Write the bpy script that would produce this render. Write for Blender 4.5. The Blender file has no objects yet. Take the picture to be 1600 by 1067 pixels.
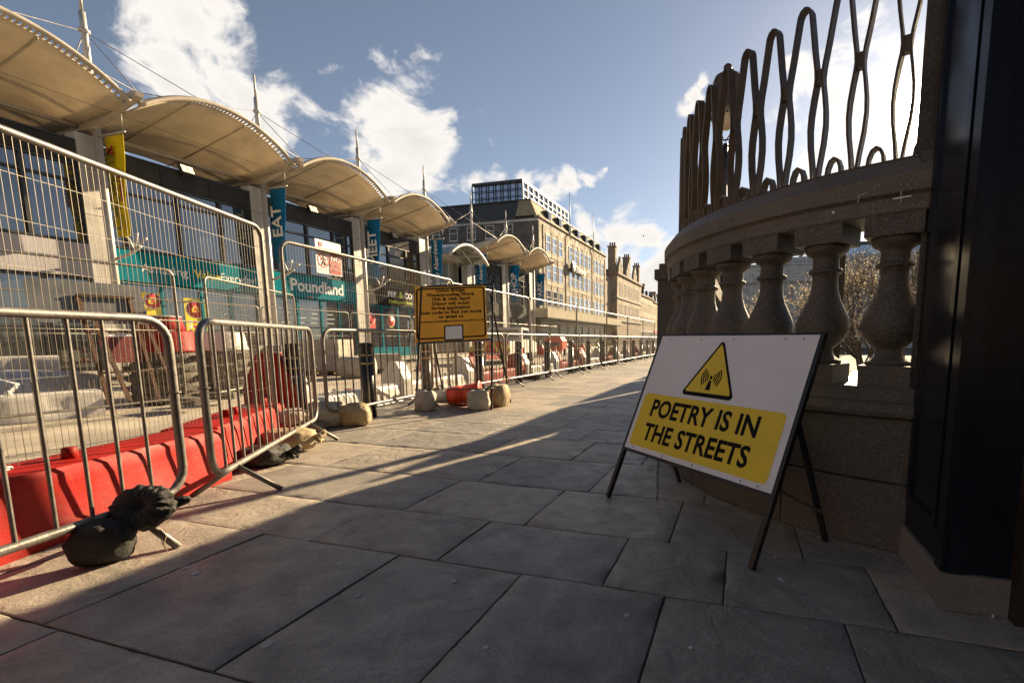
import bpy, bmesh, math, random
from mathutils import Vector, Matrix, noise as mnoise
R_ = math.radians
rnd = random.Random(7)
sc = bpy.context.scene
col = sc.collection

# ------------------------------------------------------------------ camera
F, CX, CY, HC = 738.0, 940.0, 622.0, 1.0
PITCH = math.atan(92.0 / F)
YAW = math.atan((222.0 / F) / (math.cos(PITCH) + 92.0 / F * math.sin(PITCH)))
cam = bpy.data.cameras.new('camera')
cam.sensor_width = 36.0
cam.lens = F / 1600 * 36
cam.shift_x = -(CX - 800) / 1600
cam.shift_y = (CY - 533.5) / 1600
cam.clip_start, cam.clip_end = 0.05, 6000
camo = bpy.data.objects.new('camera', cam); col.objects.link(camo)
camo.location = (0, 0, HC)
camo.rotation_euler = (math.pi / 2 - PITCH, 0, YAW)
sc.camera = camo

def ray(x, y):
    r = (x - CX) / F; u = (CY - y) / F
    fw = math.cos(PITCH) + u * math.sin(PITCH); up = u * math.cos(PITCH) - math.sin(PITCH)
    return Vector((r * math.cos(YAW) - fw * math.sin(YAW), r * math.sin(YAW) + fw * math.cos(YAW), up))
def onz(x, y, z=0): d = ray(x, y); return Vector((0, 0, HC)) + d * ((z - HC) / d.z)
def onx(x, y, X): d = ray(x, y); return Vector((0, 0, HC)) + d * (X / d.x)
def ony(x, y, Y): d = ray(x, y); return Vector((0, 0, HC)) + d * (Y / d.y)

# ------------------------------------------------------------------ light
SUN = ray(1434, 172).normalized()
SUN_EL = math.asin(SUN.z); SUN_AZ = math.atan2(SUN.x, SUN.y)
sl = bpy.data.lights.new('sun', 'SUN'); sl.energy = 5.0; sl.angle = R_(0.5); sl.color = (1.0, 0.77, 0.47)
so = bpy.data.objects.new('sun', sl); col.objects.link(so)
so.rotation_euler = (-SUN).to_track_quat('-Z', 'Y').to_euler()
so.location = (20, 60, 40)
sc.view_settings.view_transform = 'Standard'; sc.view_settings.look = 'None'
sc.view_settings.exposure = 1.6; sc.view_settings.gamma = 1.0

world = bpy.data.worlds.new('World'); sc.world = world; world.use_nodes = True
nt = world.node_tree; nt.nodes.clear()
def N(t, **kw):
    n = nt.nodes.new(t)
    for k, v in kw.items(): setattr(n, k, v)
    return n
def L(a, b): nt.links.new(a, b)
def mth(op, a, b=None, clamp=False):
    n = N('ShaderNodeMath', operation=op); n.use_clamp = clamp
    for i, v in enumerate((a, b)):
        if v is None: continue
        if isinstance(v, (int, float)): n.inputs[i].default_value = v
        else: L(v, n.inputs[i])
    return n.outputs[0]
out = N('ShaderNodeOutputWorld'); bg = N('ShaderNodeBackground'); bg.inputs[1].default_value = 0.05
sky = N('ShaderNodeTexSky', sky_type='NISHITA'); sky.sun_disc = False
sky.sun_elevation = SUN_EL; sky.sun_rotation = SUN_AZ
sky.air_density = 0.8; sky.dust_density = 0.3; sky.ozone_density = 1.6; sky.altitude = 0
tc = N('ShaderNodeTexCoord'); D = tc.outputs['Generated']
nz = N('ShaderNodeTexNoise'); nz.inputs['Scale'].default_value = 8.5; nz.inputs['Detail'].default_value = 9
nz.inputs['Roughness'].default_value = 0.60; nz.inputs['Distortion'].default_value = 0.35
mp = N('ShaderNodeMapping'); mp.inputs['Scale'].default_value = (1, 1, 1.5); L(D, mp.inputs[0]); L(mp.outputs[0], nz.inputs[0])
big = N('ShaderNodeTexNoise'); big.inputs['Scale'].default_value = 1.7; big.inputs['Detail'].default_value = 3; L(D, big.inputs[0])
wn = N('ShaderNodeTexNoise'); wn.inputs['Scale'].default_value = 7; wn.inputs['Detail'].default_value = 6; L(D, wn.inputs[0])
w1 = N('ShaderNodeVectorMath', operation='SUBTRACT'); L(wn.outputs['Color'], w1.inputs[0]); w1.inputs[1].default_value = (.5, .5, .5)
w2 = N('ShaderNodeVectorMath', operation='SCALE'); L(w1.outputs[0], w2.inputs[0]); w2.inputs['Scale'].default_value = .16
DW_ = N('ShaderNodeVectorMath', operation='ADD'); L(D, DW_.inputs[0]); L(w2.outputs[0], DW_.inputs[1]); DW = DW_.outputs[0]
mask = None
# cumulus banks: (direction pixel, angular radius)
for (x, y, r) in [(295, 35, .042), (305, 75, .062), (340, 105, .066), (265, 110, .055), (370, 150, .062), (250, 160, .05), (395, 195, .05), (200, 205, .035),
                  (550, 165, .055), (590, 182, .08), (630, 212, .09), (675, 245, .085), (720, 270, .065), (560, 230, .085), (748, 280, .030), (510, 215, .035), (610, 275, .075), (660, 290, .06), (700, 292, .055), (735, 292, .04), (620, 310, .08), (520, 265, .05),
                  (830, 290, .024), (860, 294, .030), (895, 290, .024), (925, 282, .020), (945, 276, .012), (905, 362, .042), (955, 380, .062), (1005, 388, .055), (1030, 430, .075), (950, 430, .07), (1058, 150, .016), (1078, 138, .020), (1095, 118, .014),
                  (1240, 120, .022), (1255, 150, .035), (1300, 150, .06), (1370, 130, .075), (1420, 160, .09), (1290, 215, .075), (1360, 220, .10), (1250, 300, .08), (1330, 300, .11), (80, 330, .07), (160, 300, .05)]:
    d = ray(x, y).normalized()
    vm = N('ShaderNodeVectorMath', operation='DISTANCE'); L(DW, vm.inputs[0]); vm.inputs[1].default_value = d
    mr = N('ShaderNodeMapRange'); L(vm.outputs['Value'], mr.inputs[0])
    mr.inputs[1].default_value = 0; mr.inputs[2].default_value = r * 1.6; mr.inputs[3].default_value = 1; mr.inputs[4].default_value = 0
    mask = mr.outputs[0] if mask is None else mth('MAXIMUM', mask, mr.outputs[0])
# scattered cloud over the rest of the sky
dt = N('ShaderNodeVectorMath', operation='DOT_PRODUCT'); L(D, dt.inputs[0]); dt.inputs[1].default_value = ray(800, 300).normalized()
away = N('ShaderNodeMapRange'); L(dt.outputs['Value'], away.inputs[0])
for i, v in ((1, .55), (2, .2), (3, 0), (4, 1)): away.inputs[i].default_value = v
other = mth('MULTIPLY', mth('MULTIPLY', mth('SUBTRACT', big.outputs[0], 0.52), 3.2, True), away.outputs[0])
mask = mth('MAXIMUM', mask, other)
dens = mth('ADD', mask, mth('MULTIPLY', mth('SUBTRACT', nz.outputs[0], 0.5), 3.0))
cl = N('ShaderNodeMapRange', interpolation_type='SMOOTHSTEP'); L(dens, cl.inputs[0])
for i, v in ((1, .30), (2, .80), (3, 0), (4, 1)): cl.inputs[i].default_value = v
cover = mth('MULTIPLY', cl.outputs[0], mth('MULTIPLY', mask, 4.0, True))
sep = N('ShaderNodeSeparateXYZ'); L(D, sep.inputs[0])
cover = mth('MULTIPLY', cover, mth('MULTIPLY', mth('ADD', sep.outputs[2], 0.02), 30, True))
sd = N('ShaderNodeVectorMath', operation='DOT_PRODUCT'); L(D, sd.inputs[0]); sd.inputs[1].default_value = SUN
sdc = mth('MAXIMUM', sd.outputs['Value'], 0.0)
# cloud colour: off white with grey bellies, brighter where the sun stands behind it
shade = N('ShaderNodeMapRange'); L(dens, shade.inputs[0])
for i, v in ((1, .5), (2, 1.7), (3, 1.0), (4, .74)): shade.inputs[i].default_value = v
cb = mth('ADD', mth('MULTIPLY', shade.outputs[0], 7.0), mth('MULTIPLY', mth('POWER', sdc, 40), 1.6))
cc = N('ShaderNodeVectorMath', operation='SCALE'); cc.inputs[0].default_value = (1.0, .955, .90); L(cb, cc.inputs['Scale'])
mx = N('ShaderNodeMix', data_type='RGBA'); hs_ = N('ShaderNodeHueSaturation'); hs_.inputs['Saturation'].default_value = .74; hs_.inputs['Value'].default_value = .74; L(sky.outputs[0], hs_.inputs['Color']); L(cover, mx.inputs[0]); L(hs_.outputs[0], mx.inputs[6]); L(cc.outputs[0], mx.inputs[7])
# the sun's own glare in the air round it
gl = mth('ADD', mth('MULTIPLY', mth('POWER', sdc, 2600), 300), mth('MULTIPLY', mth('POWER', sdc, 300), 2))
gc = N('ShaderNodeVectorMath', operation='SCALE'); gc.inputs[0].default_value = (1, .93, .80); L(gl, gc.inputs['Scale'])
ad = N('ShaderNodeVectorMath', operation='ADD'); L(mx.outputs[2], ad.inputs[0]); L(gc.outputs[0], ad.inputs[1])
L(ad.outputs[0], bg.inputs[0]); L(bg.outputs[0], out.inputs[0])

# ------------------------------------------------------------------ materials
MATS = {}
def M(name, c, rough=.6, metal=0, var=.18, scale=6, bump=0, bscale=40, rand=0, dirt=0, dirtc=(.05, .04, .03), emit=0, spec=.5, detail=5, aniso=(1, 1, 1)):
    if name in MATS: return MATS[name]
    m = bpy.data.materials.new(name); m.use_nodes = True; t = m.node_tree
    b = t.nodes['Principled BSDF']; b.inputs['Metallic'].default_value = metal
    b.inputs['Specular IOR Level'].default_value = spec
    co = t.nodes.new('ShaderNodeTexCoord')
    mpn = t.nodes.new('ShaderNodeMapping'); mpn.inputs['Scale'].default_value = aniso; t.links.new(co.outputs['Object'], mpn.inputs[0])
    oi = t.nodes.new('ShaderNodeObjectInfo')
    loc = t.nodes.new('ShaderNodeVectorMath'); loc.operation = 'SCALE'; t.links.new(oi.outputs['Random'], loc.inputs['Scale']); loc.inputs[0].default_value = (37, 91, 53)
    vec = t.nodes.new('ShaderNodeVectorMath'); t.links.new(mpn.outputs[0], vec.inputs[0]); t.links.new(loc.outputs[0], vec.inputs[1])
    def nz_(s, d=detail, r=.6):
        n = t.nodes.new('ShaderNodeTexNoise'); n.inputs['Scale'].default_value = s; n.inputs['Detail'].default_value = d; n.inputs['Roughness'].default_value = r
        t.links.new(vec.outputs[0], n.inputs[0]); return n.outputs[0]
    n1 = nz_(scale)
    mr = t.nodes.new('ShaderNodeMapRange'); t.links.new(n1, mr.inputs[0])
    for i, v in ((1, .3), (2, .7), (3, 1 - var), (4, 1 + var)): mr.inputs[i].default_value = v
    f = mr.outputs[0]
    if rand:
        m2 = t.nodes.new('ShaderNodeMapRange'); t.links.new(oi.outputs['Random'], m2.inputs[0]); m2.inputs[3].default_value = 1 - rand; m2.inputs[4].default_value = 1 + rand
        mu = t.nodes.new('ShaderNodeMath'); mu.operation = 'MULTIPLY'; t.links.new(f, mu.inputs[0]); t.links.new(m2.outputs[0], mu.inputs[1]); f = mu.outputs[0]
    vs = t.nodes.new('ShaderNodeVectorMath'); vs.operation = 'SCALE'; vs.inputs[0].default_value = c[:3]; t.links.new(f, vs.inputs['Scale'])
    o = vs.outputs[0]
    if dirt:
        n2 = nz_(scale * .55, 8, .7)
        dm = t.nodes.new('ShaderNodeMapRange'); t.links.new(n2, dm.inputs[0])
        for i, v in ((1, .48), (2, .72), (3, 0), (4, dirt)): dm.inputs[i].default_value = v
        mi = t.nodes.new('ShaderNodeMix'); mi.data_type = 'RGBA'; t.links.new(dm.outputs[0], mi.inputs[0]); t.links.new(o, mi.inputs[6]); mi.inputs[7].default_value = (*dirtc, 1); o = mi.outputs[2]
    t.links.new(o, b.inputs['Base Color'])
    rr = t.nodes.new('ShaderNodeMapRange'); t.links.new(n1, rr.inputs[0])
    for i, v in ((1, .3), (2, .7), (3, max(.03, rough * .8)), (4, min(1, rough * 1.2))): rr.inputs[i].default_value = v
    t.links.new(rr.outputs[0], b.inputs['Roughness'])
    if bump:
        n3 = nz_(bscale, 6, .65)
        bp = t.nodes.new('ShaderNodeBump'); bp.inputs['Strength'].default_value = bump; bp.inputs['Distance'].default_value = .02
        t.links.new(n3, bp.inputs['Height']); t.links.new(bp.outputs[0], b.inputs['Normal'])
    if emit:
        b.inputs['Emission Color'].default_value = (*c[:3], 1); b.inputs['Emission Strength'].default_value = emit
    MATS[name] = m; return m

def paving_mat():
    m = M('paving_stone', (.3, .3, .3), rough=.5, var=.1, spec=.42)
    t = m.node_tree; b = t.nodes['Principled BSDF']; NN = t.nodes.new; LK = t.links.new
    co = NN('ShaderNodeTexCoord'); oi = NN('ShaderNodeObjectInfo')
    of = NN('ShaderNodeVectorMath'); of.operation = 'SCALE'; of.inputs[0].default_value = (31, 17, 5); LK(oi.outputs['Random'], of.inputs['Scale'])
    ve = NN('ShaderNodeVectorMath'); LK(co.outputs['Object'], ve.inputs[0]); LK(of.outputs[0], ve.inputs[1])
    def nz_(s, d, r=.6, dist=0):
        n = NN('ShaderNodeTexNoise'); n.inputs['Scale'].default_value = s; n.inputs['Detail'].default_value = d; n.inputs['Roughness'].default_value = r; n.inputs['Distortion'].default_value = dist
        LK(ve.outputs[0], n.inputs[0]); return n.outputs[0]
    def rng(x, a, b_, c, d):
        r = NN('ShaderNodeMapRange'); LK(x, r.inputs[0])
        for i, v in ((1, a), (2, b_), (3, c), (4, d)): r.inputs[i].default_value = v
        return r.outputs[0]
    def mul(x, y): n = NN('ShaderNodeMath'); n.operation = 'MULTIPLY'; LK(x, n.inputs[0]); LK(y, n.inputs[1]); return n.outputs[0]
    def mixc(f, a, c):
        n = NN('ShaderNodeMix'); n.data_type = 'RGBA'; LK(f, n.inputs[0])
        for sck, v in ((n.inputs[6], a), (n.inputs[7], c)):
            if isinstance(v, tuple): sck.default_value = (*v, 1)
            else: LK(v, sck)
        return n.outputs[2]
    fr = NN('ShaderNodeMath'); fr.operation = 'FRACT'; m7 = NN('ShaderNodeMath'); m7.operation = 'MULTIPLY'; LK(oi.outputs['Random'], m7.inputs[0]); m7.inputs[1].default_value = 7.31; LK(m7.outputs[0], fr.inputs[0])
    base = mixc(oi.outputs['Random'], (.375, .325, .265), (.225, .212, .198))
    riv = nz_(6.0, 10, .62, .5); stain = nz_(1.6, 7, .65); grain = nz_(95, 3, .7); wear = nz_(3.2, 9, .7, .8)
    f = mul(mul(rng(riv, .3, .7, .78, 1.2), rng(stain, .3, .72, 1.14, .80)), rng(grain, .3, .7, .80, 1.22))  # riven hollows and grain pits darkened in the colour itself, as relief shading
    vs = NN('ShaderNodeVectorMath'); vs.operation = 'SCALE'; LK(base, vs.inputs[0]); LK(f, vs.inputs['Scale'])
    c = mixc(mul(rng(wear, .60, .74, 0, .55), fr.outputs[0]), vs.outputs[0], (.46, .44, .41))
    c = mixc(rng(nz_(2.3, 8, .75, .3), .60, .78, 0, .6), c, (.10, .09, .078))
    LK(c, b.inputs['Base Color']); LK(rng(riv, .3, .7, .62, .40), b.inputs['Roughness'])
    sn = NN('ShaderNodeMath'); sn.operation = 'SNAP'; LK(riv, sn.inputs[0]); sn.inputs[1].default_value = .05
    av = NN('ShaderNodeMath'); av.operation = 'MULTIPLY_ADD'; LK(sn.outputs[0], av.inputs[0]); av.inputs[1].default_value = .35; LK(riv, av.inputs[2])
    b1 = NN('ShaderNodeBump'); b1.inputs['Distance'].default_value = .03; LK(rng(fr.outputs[0], 0, 1, .18, .85), b1.inputs['Strength']); LK(av.outputs[0], b1.inputs['Height'])
    b2 = NN('ShaderNodeBump'); b2.inputs['Strength'].default_value = .6; b2.inputs['Distance'].default_value = .004
    LK(grain, b2.inputs['Height']); LK(b1.outputs[0], b2.inputs['Normal']); LK(b2.outputs[0], b.inputs['Normal'])
    return m
def speckle(name, c, c2, scale=220, rough=.6, bump=.25, dirt=.4):
    m = M(name, c, rough=rough, var=.25, scale=2.5, dirt=dirt, dirtc=(.02, .019, .018), bump=bump, bscale=60)
    t = m.node_tree; b = t.nodes['Principled BSDF']; src = b.inputs['Base Color'].links[0].from_socket
    co = t.nodes.new('ShaderNodeTexCoord'); v = t.nodes.new('ShaderNodeTexNoise'); v.inputs['Scale'].default_value = scale; v.inputs['Detail'].default_value = 2
    t.links.new(co.outputs['Object'], v.inputs[0])
    mr = t.nodes.new('ShaderNodeMapRange'); t.links.new(v.outputs[0], mr.inputs[0])
    for i, k in ((1, .55), (2, .68), (3, 0), (4, .8)): mr.inputs[i].default_value = k
    mi = t.nodes.new('ShaderNodeMix'); mi.data_type = 'RGBA'; t.links.new(mr.outputs[0], mi.inputs[0]); t.links.new(src, mi.inputs[6]); mi.inputs[7].default_value = (*c2, 1)
    t.links.new(mi.outputs[2], b.inputs['Base Color']); return m
def brickmat(name, c1, c2, mort, w, h, rough=.85):
    m = M(name, c1, rough=rough, var=.2, scale=1.5, bump=0)
    t = m.node_tree; b = t.nodes['Principled BSDF']
    co = t.nodes.new('ShaderNodeTexCoord'); sp = t.nodes.new('ShaderNodeSeparateXYZ'); t.links.new(co.outputs['Object'], sp.inputs[0])
    ad_ = t.nodes.new('ShaderNodeMath'); t.links.new(sp.outputs[0], ad_.inputs[0]); t.links.new(sp.outputs[1], ad_.inputs[1])
    cb_ = t.nodes.new('ShaderNodeCombineXYZ'); t.links.new(ad_.outputs[0], cb_.inputs[0]); t.links.new(sp.outputs[2], cb_.inputs[1])
    br = t.nodes.new('ShaderNodeTexBrick'); t.links.new(cb_.outputs[0], br.inputs[0])
    br.inputs['Color1'].default_value = (*c1, 1); br.inputs['Color2'].default_value = (*c2, 1); br.inputs['Mortar'].default_value = (*mort, 1)
    br.inputs['Scale'].default_value = 1; br.inputs['Brick Width'].default_value = w; br.inputs['Row Height'].default_value = h; br.inputs['Mortar Size'].default_value = .018
    n = t.nodes.new('ShaderNodeTexNoise'); n.inputs['Scale'].default_value = 1.3; n.inputs['Detail'].default_value = 8; t.links.new(co.outputs['Object'], n.inputs[0])
    mr = t.nodes.new('ShaderNodeMapRange'); t.links.new(n.outputs[0], mr.inputs[0]); mr.inputs[1].default_value = .3; mr.inputs[2].default_value = .7; mr.inputs[3].default_value = .72; mr.inputs[4].default_value = 1.2
    s = t.nodes.new('ShaderNodeVectorMath'); s.operation = 'SCALE'; t.links.new(br.outputs[0], s.inputs[0]); t.links.new(mr.outputs[0], s.inputs['Scale'])
    t.links.new(s.outputs[0], b.inputs['Base Color'])
    bp = t.nodes.new('ShaderNodeBump'); bp.inputs['Strength'].default_value = .5; bp.inputs['Distance'].default_value = .03; bp.invert = True
    t.links.new(br.outputs['Fac'], bp.inputs['Height']); t.links.new(bp.outputs[0], b.inputs['Normal']); return m

m_pave = paving_mat()
m_grout = M('joint_sand', (.075, .065, .05), .95, var=.35, scale=20, bump=.4, bscale=120)
m_road = M('worn_asphalt', (.40, .35, .28), .9, var=.30, scale=1.1, bump=.7, bscale=55, dirt=.55, dirtc=(.24, .205, .16))
m_ground = M('earth', (.3, .265, .21), .95, var=.3, scale=.3, bump=.4, bscale=6)
m_kerb = speckle('kerb_granite', (.21, .20, .185), (.35, .33, .3), 160, .7, .3, .3)
m_farpave = M('far_pavement', (.36, .32, .26), .8, var=.2, scale=1.2, bump=.2, bscale=20)
m_gran = speckle('dark_granite', (.085, .074, .064), (.24, .21, .185), 150, .62, .35, .5)
m_coping = speckle('coping_granite', (.12, .105, .09), (.29, .26, .225), 150, .6, .3, .45)
m_bronze = M('bronze_paint', (.070, .048, .030), .42, metal=.35, var=.25, scale=14, bump=.12, bscale=60, dirt=.3, dirtc=(.03, .02, .012))
m_navy = M('navy_gloss_paint', (.008, .010, .018), .22, var=.25, scale=3, bump=.03, bscale=12)
m_black = M('black_paint', (.012, .012, .013), .38, var=.2, scale=20, bump=.05, bscale=60, dirt=.25, dirtc=(.06, .05, .04))
m_galv = M('galvanised_steel', (.20, .188, .172), .48, metal=.55, var=.22, scale=18, bump=.12, bscale=70, dirt=.35, dirtc=(.16, .12, .08))
m_galvb = M('bright_galvanised', (.21, .195, .172), .42, metal=.6, var=.2, scale=18, dirt=.25, dirtc=(.2, .15, .1))
m_wire = M('wire_steel', (.15, .132, .105), .5, metal=.5, var=.2, scale=9)
m_red = M('red_plastic', (.36, .010, .006), .6, var=.2, scale=5, bump=.15, bscale=35, dirt=.5, dirtc=(.17, .03, .02), spec=.2, detail=9)
m_white = M('white_plastic', (.66, .63, .58), .5, var=.12, scale=5, bump=.08, bscale=25, dirt=.35, dirtc=(.30, .26, .2))
m_orange = M('orange_plastic', (.75, .07, .02), .4, var=.1, scale=6, dirt=.2, dirtc=(.3, .08, .04))
m_rubber = M('grey_rubber', (.115, .10, .082), .9, var=.3, scale=6, bump=.5, bscale=40, dirt=.4, dirtc=(.20, .17, .13))
m_sackw = M('woven_sack', (.46, .42, .35), .8, var=.2, scale=7, bump=.5, bscale=28, dirt=.4, dirtc=(.2, .15, .09))
m_sackt = M('tan_sack', (.40, .31, .18), .8, var=.2, scale=7, bump=.5, bscale=28, dirt=.4, dirtc=(.18, .12, .06))
m_sackb = M('black_sack', (.018, .016, .015), .68, var=.3, scale=9, bump=.7, bscale=30, dirt=.28, dirtc=(.06, .045, .03), detail=8)
m_brass = M('worn_ring', (.45, .34, .17), .5, metal=.3, var=.4, scale=18)
m_boardw = M('white_sign_face', (.80, .80, .82), .35, var=.06, scale=3, dirt=.18, dirtc=(.55, .54, .53))
m_boardy = M('yellow_sign_face', (.85, .62, .02), .33, var=.05, scale=4, dirt=.1, dirtc=(.5, .36, .04))
m_amber = M('amber_sign_face', (.86, .42, .02), .42, var=.08, scale=4, dirt=.15, dirtc=(.45, .22, .03))
m_ink = M('black_ink', (.010, .010, .011), .75, var=.1, spec=.15)
m_rust = M('rusty_steel', (.085, .036, .018), .85, var=.4, scale=12, bump=.4, bscale=50, dirt=.4, dirtc=(.07, .03, .015))
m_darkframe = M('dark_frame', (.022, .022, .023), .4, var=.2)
m_glass = M('dark_glazing', (.19, .20, .215), .03, metal=.85, var=.12, scale=.6, spec=.6, bump=.012, bscale=.7)
m_glassb = M('entrance_glazing', (.26, .29, .27), .06, metal=.5, var=.2, scale=1, spec=.9)
m_curtain = M('brown_blind_glazing', (.07, .05, .018), .10, var=.4, scale=3, spec=.8, aniso=(1, 6, .3))
m_slate = M('dark_cladding', (.035, .036, .038), .8, spec=.15, var=.35, scale=1.4, dirt=.4, dirtc=(.085, .08, .075))
m_silver = M('silver_cladding', (.46, .44, .41), .45, metal=.25, var=.1, scale=2, dirt=.2, dirtc=(.25, .22, .18))
m_greypan = M('pale_grey_panel', (.38, .36, .37), .6, var=.1, scale=1.5, dirt=.25, dirtc=(.2, .19, .18))
m_teal = M('teal_sign', (.0, .165, .215), .85, var=.06, scale=2, spec=.08)
m_canopy = M('canopy_fabric', (.62, .54, .42), .75, var=.14, scale=1.0, bump=.1, bscale=10, dirt=.45, dirtc=(.36, .32, .26))
def translucent(m, c, f):
    t = m.node_tree; b = t.nodes['Principled BSDF']; o = t.nodes['Material Output']
    tr = t.nodes.new('ShaderNodeBsdfTranslucent'); tr.inputs[0].default_value = (*c, 1); mi = t.nodes.new('ShaderNodeMixShader'); mi.inputs[0].default_value = f
    t.links.new(b.inputs['Base Color'].links[0].from_socket, tr.inputs[0])
    t.links.new(b.outputs[0], mi.inputs[1]); t.links.new(tr.outputs[0], mi.inputs[2]); t.links.new(mi.outputs[0], o.inputs[0])
translucent(m_canopy, (.6, .5, .36), .34)
m_beam = M('weathered_white_paint', (.42, .37, .30), .6, var=.2, scale=2, dirt=.5, dirtc=(.2, .15, .1))
m_cable = M('steel_cable', (.20, .19, .18), .5, metal=.6)
m_blue = M('blue_banner', (.010, .13, .29), .85, spec=.1, var=.1, scale=2)
m_yel = M('yellow_banner', (.62, .47, .012), .85, spec=.1, var=.1, scale=2)
m_wtext = M('white_lettering', (.75, .75, .74), .5, var=.05)
m_ytext = M('yellow_lettering', (.75, .58, .03), .5, var=.05)
m_lime = M('lime_lettering', (.5, .62, .03), .5, var=.05)
m_rtext = M('red_lettering', (.35, .02, .02), .5, var=.05)
m_greytext = M('olive_lettering', (.16, .15, .02), .6, var=.05)
m_redsign = M('red_sign', (.55, .03, .03), .45, var=.05)
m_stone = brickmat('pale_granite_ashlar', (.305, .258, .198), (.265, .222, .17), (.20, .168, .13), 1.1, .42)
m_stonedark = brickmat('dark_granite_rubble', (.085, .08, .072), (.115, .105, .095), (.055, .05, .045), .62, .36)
m_stone2 = brickmat('brown_granite_ashlar', (.30, .245, .18), (.25, .20, .15), (.19, .155, .115), .9, .38)
m_stone3 = brickmat('buff_granite_ashlar', (.42, .35, .26), (.36, .30, .22), (.28, .23, .175), .9, .36)
m_stoneg = brickmat('grey_granite_ashlar', (.48, .47, .455), (.42, .41, .40), (.3, .29, .285), 1.3, .5)
m_concrete = M('stained_concrete', (.42, .37, .27), .85, var=.2, scale=1.0, bump=.2, bscale=10, dirt=.5, dirtc=(.22, .19, .09))
m_roof = M('roof_slate', (.045, .046, .05), .7, var=.3, scale=2.5, bump=.3, bscale=12)
m_mansard = M('lichen_mansard', (.26, .22, .13), .85, var=.3, scale=1.2, bump=.3, bscale=10, dirt=.45, dirtc=(.13, .11, .05))
m_winframe = M('white_window_frame', (.62, .61, .58), .5, var=.08)
m_winpane = M('sky_reflecting_pane', (.30, .34, .40), .06, metal=.8, var=.3, scale=.7)
m_wood = M('pallet_wood', (.26, .17, .09), .85, var=.3, scale=5, bump=.3, bscale=30)
m_block = M('concrete_block', (.40, .36, .30), .9, var=.2, scale=3, bump=.4, bscale=30, rand=.15)
m_wrap = M('plastic_wrap', (.55, .55, .56), .25, var=.25, scale=4, bump=.9, bscale=9, dirt=.5, dirtc=(.16, .16, .17))
m_bark = M('bark', (.15, .125, .10), .9, var=.3, scale=10, bump=.5, bscale=40)
m_bud = M('dry_buds', (.36, .31, .245), .8, var=.4, scale=10, rand=.2)
translucent(m_bud, (.36, .31, .245), .5)
m_greysign = M('bare_aluminium', (.13, .135, .14), .5, metal=.4, var=.12, scale=4, dirt=.25, dirtc=(.1, .1, .1))
m_lamp = M('lit_floodlight', (1.0, .78, .36), .3, emit=.9, var=.02)
m_globe = M('lamp_globe', (.62, .52, .40), .3, var=.1)
m_tail = M('tail_paint', (.65, .55, .02), .4, var=.05)
m_tyre = M('tyre', (.02, .02, .02), .8, var=.2)
m_gum = M('chewing_gum', (.46, .44, .42), .8, var=.2, scale=30)

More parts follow.
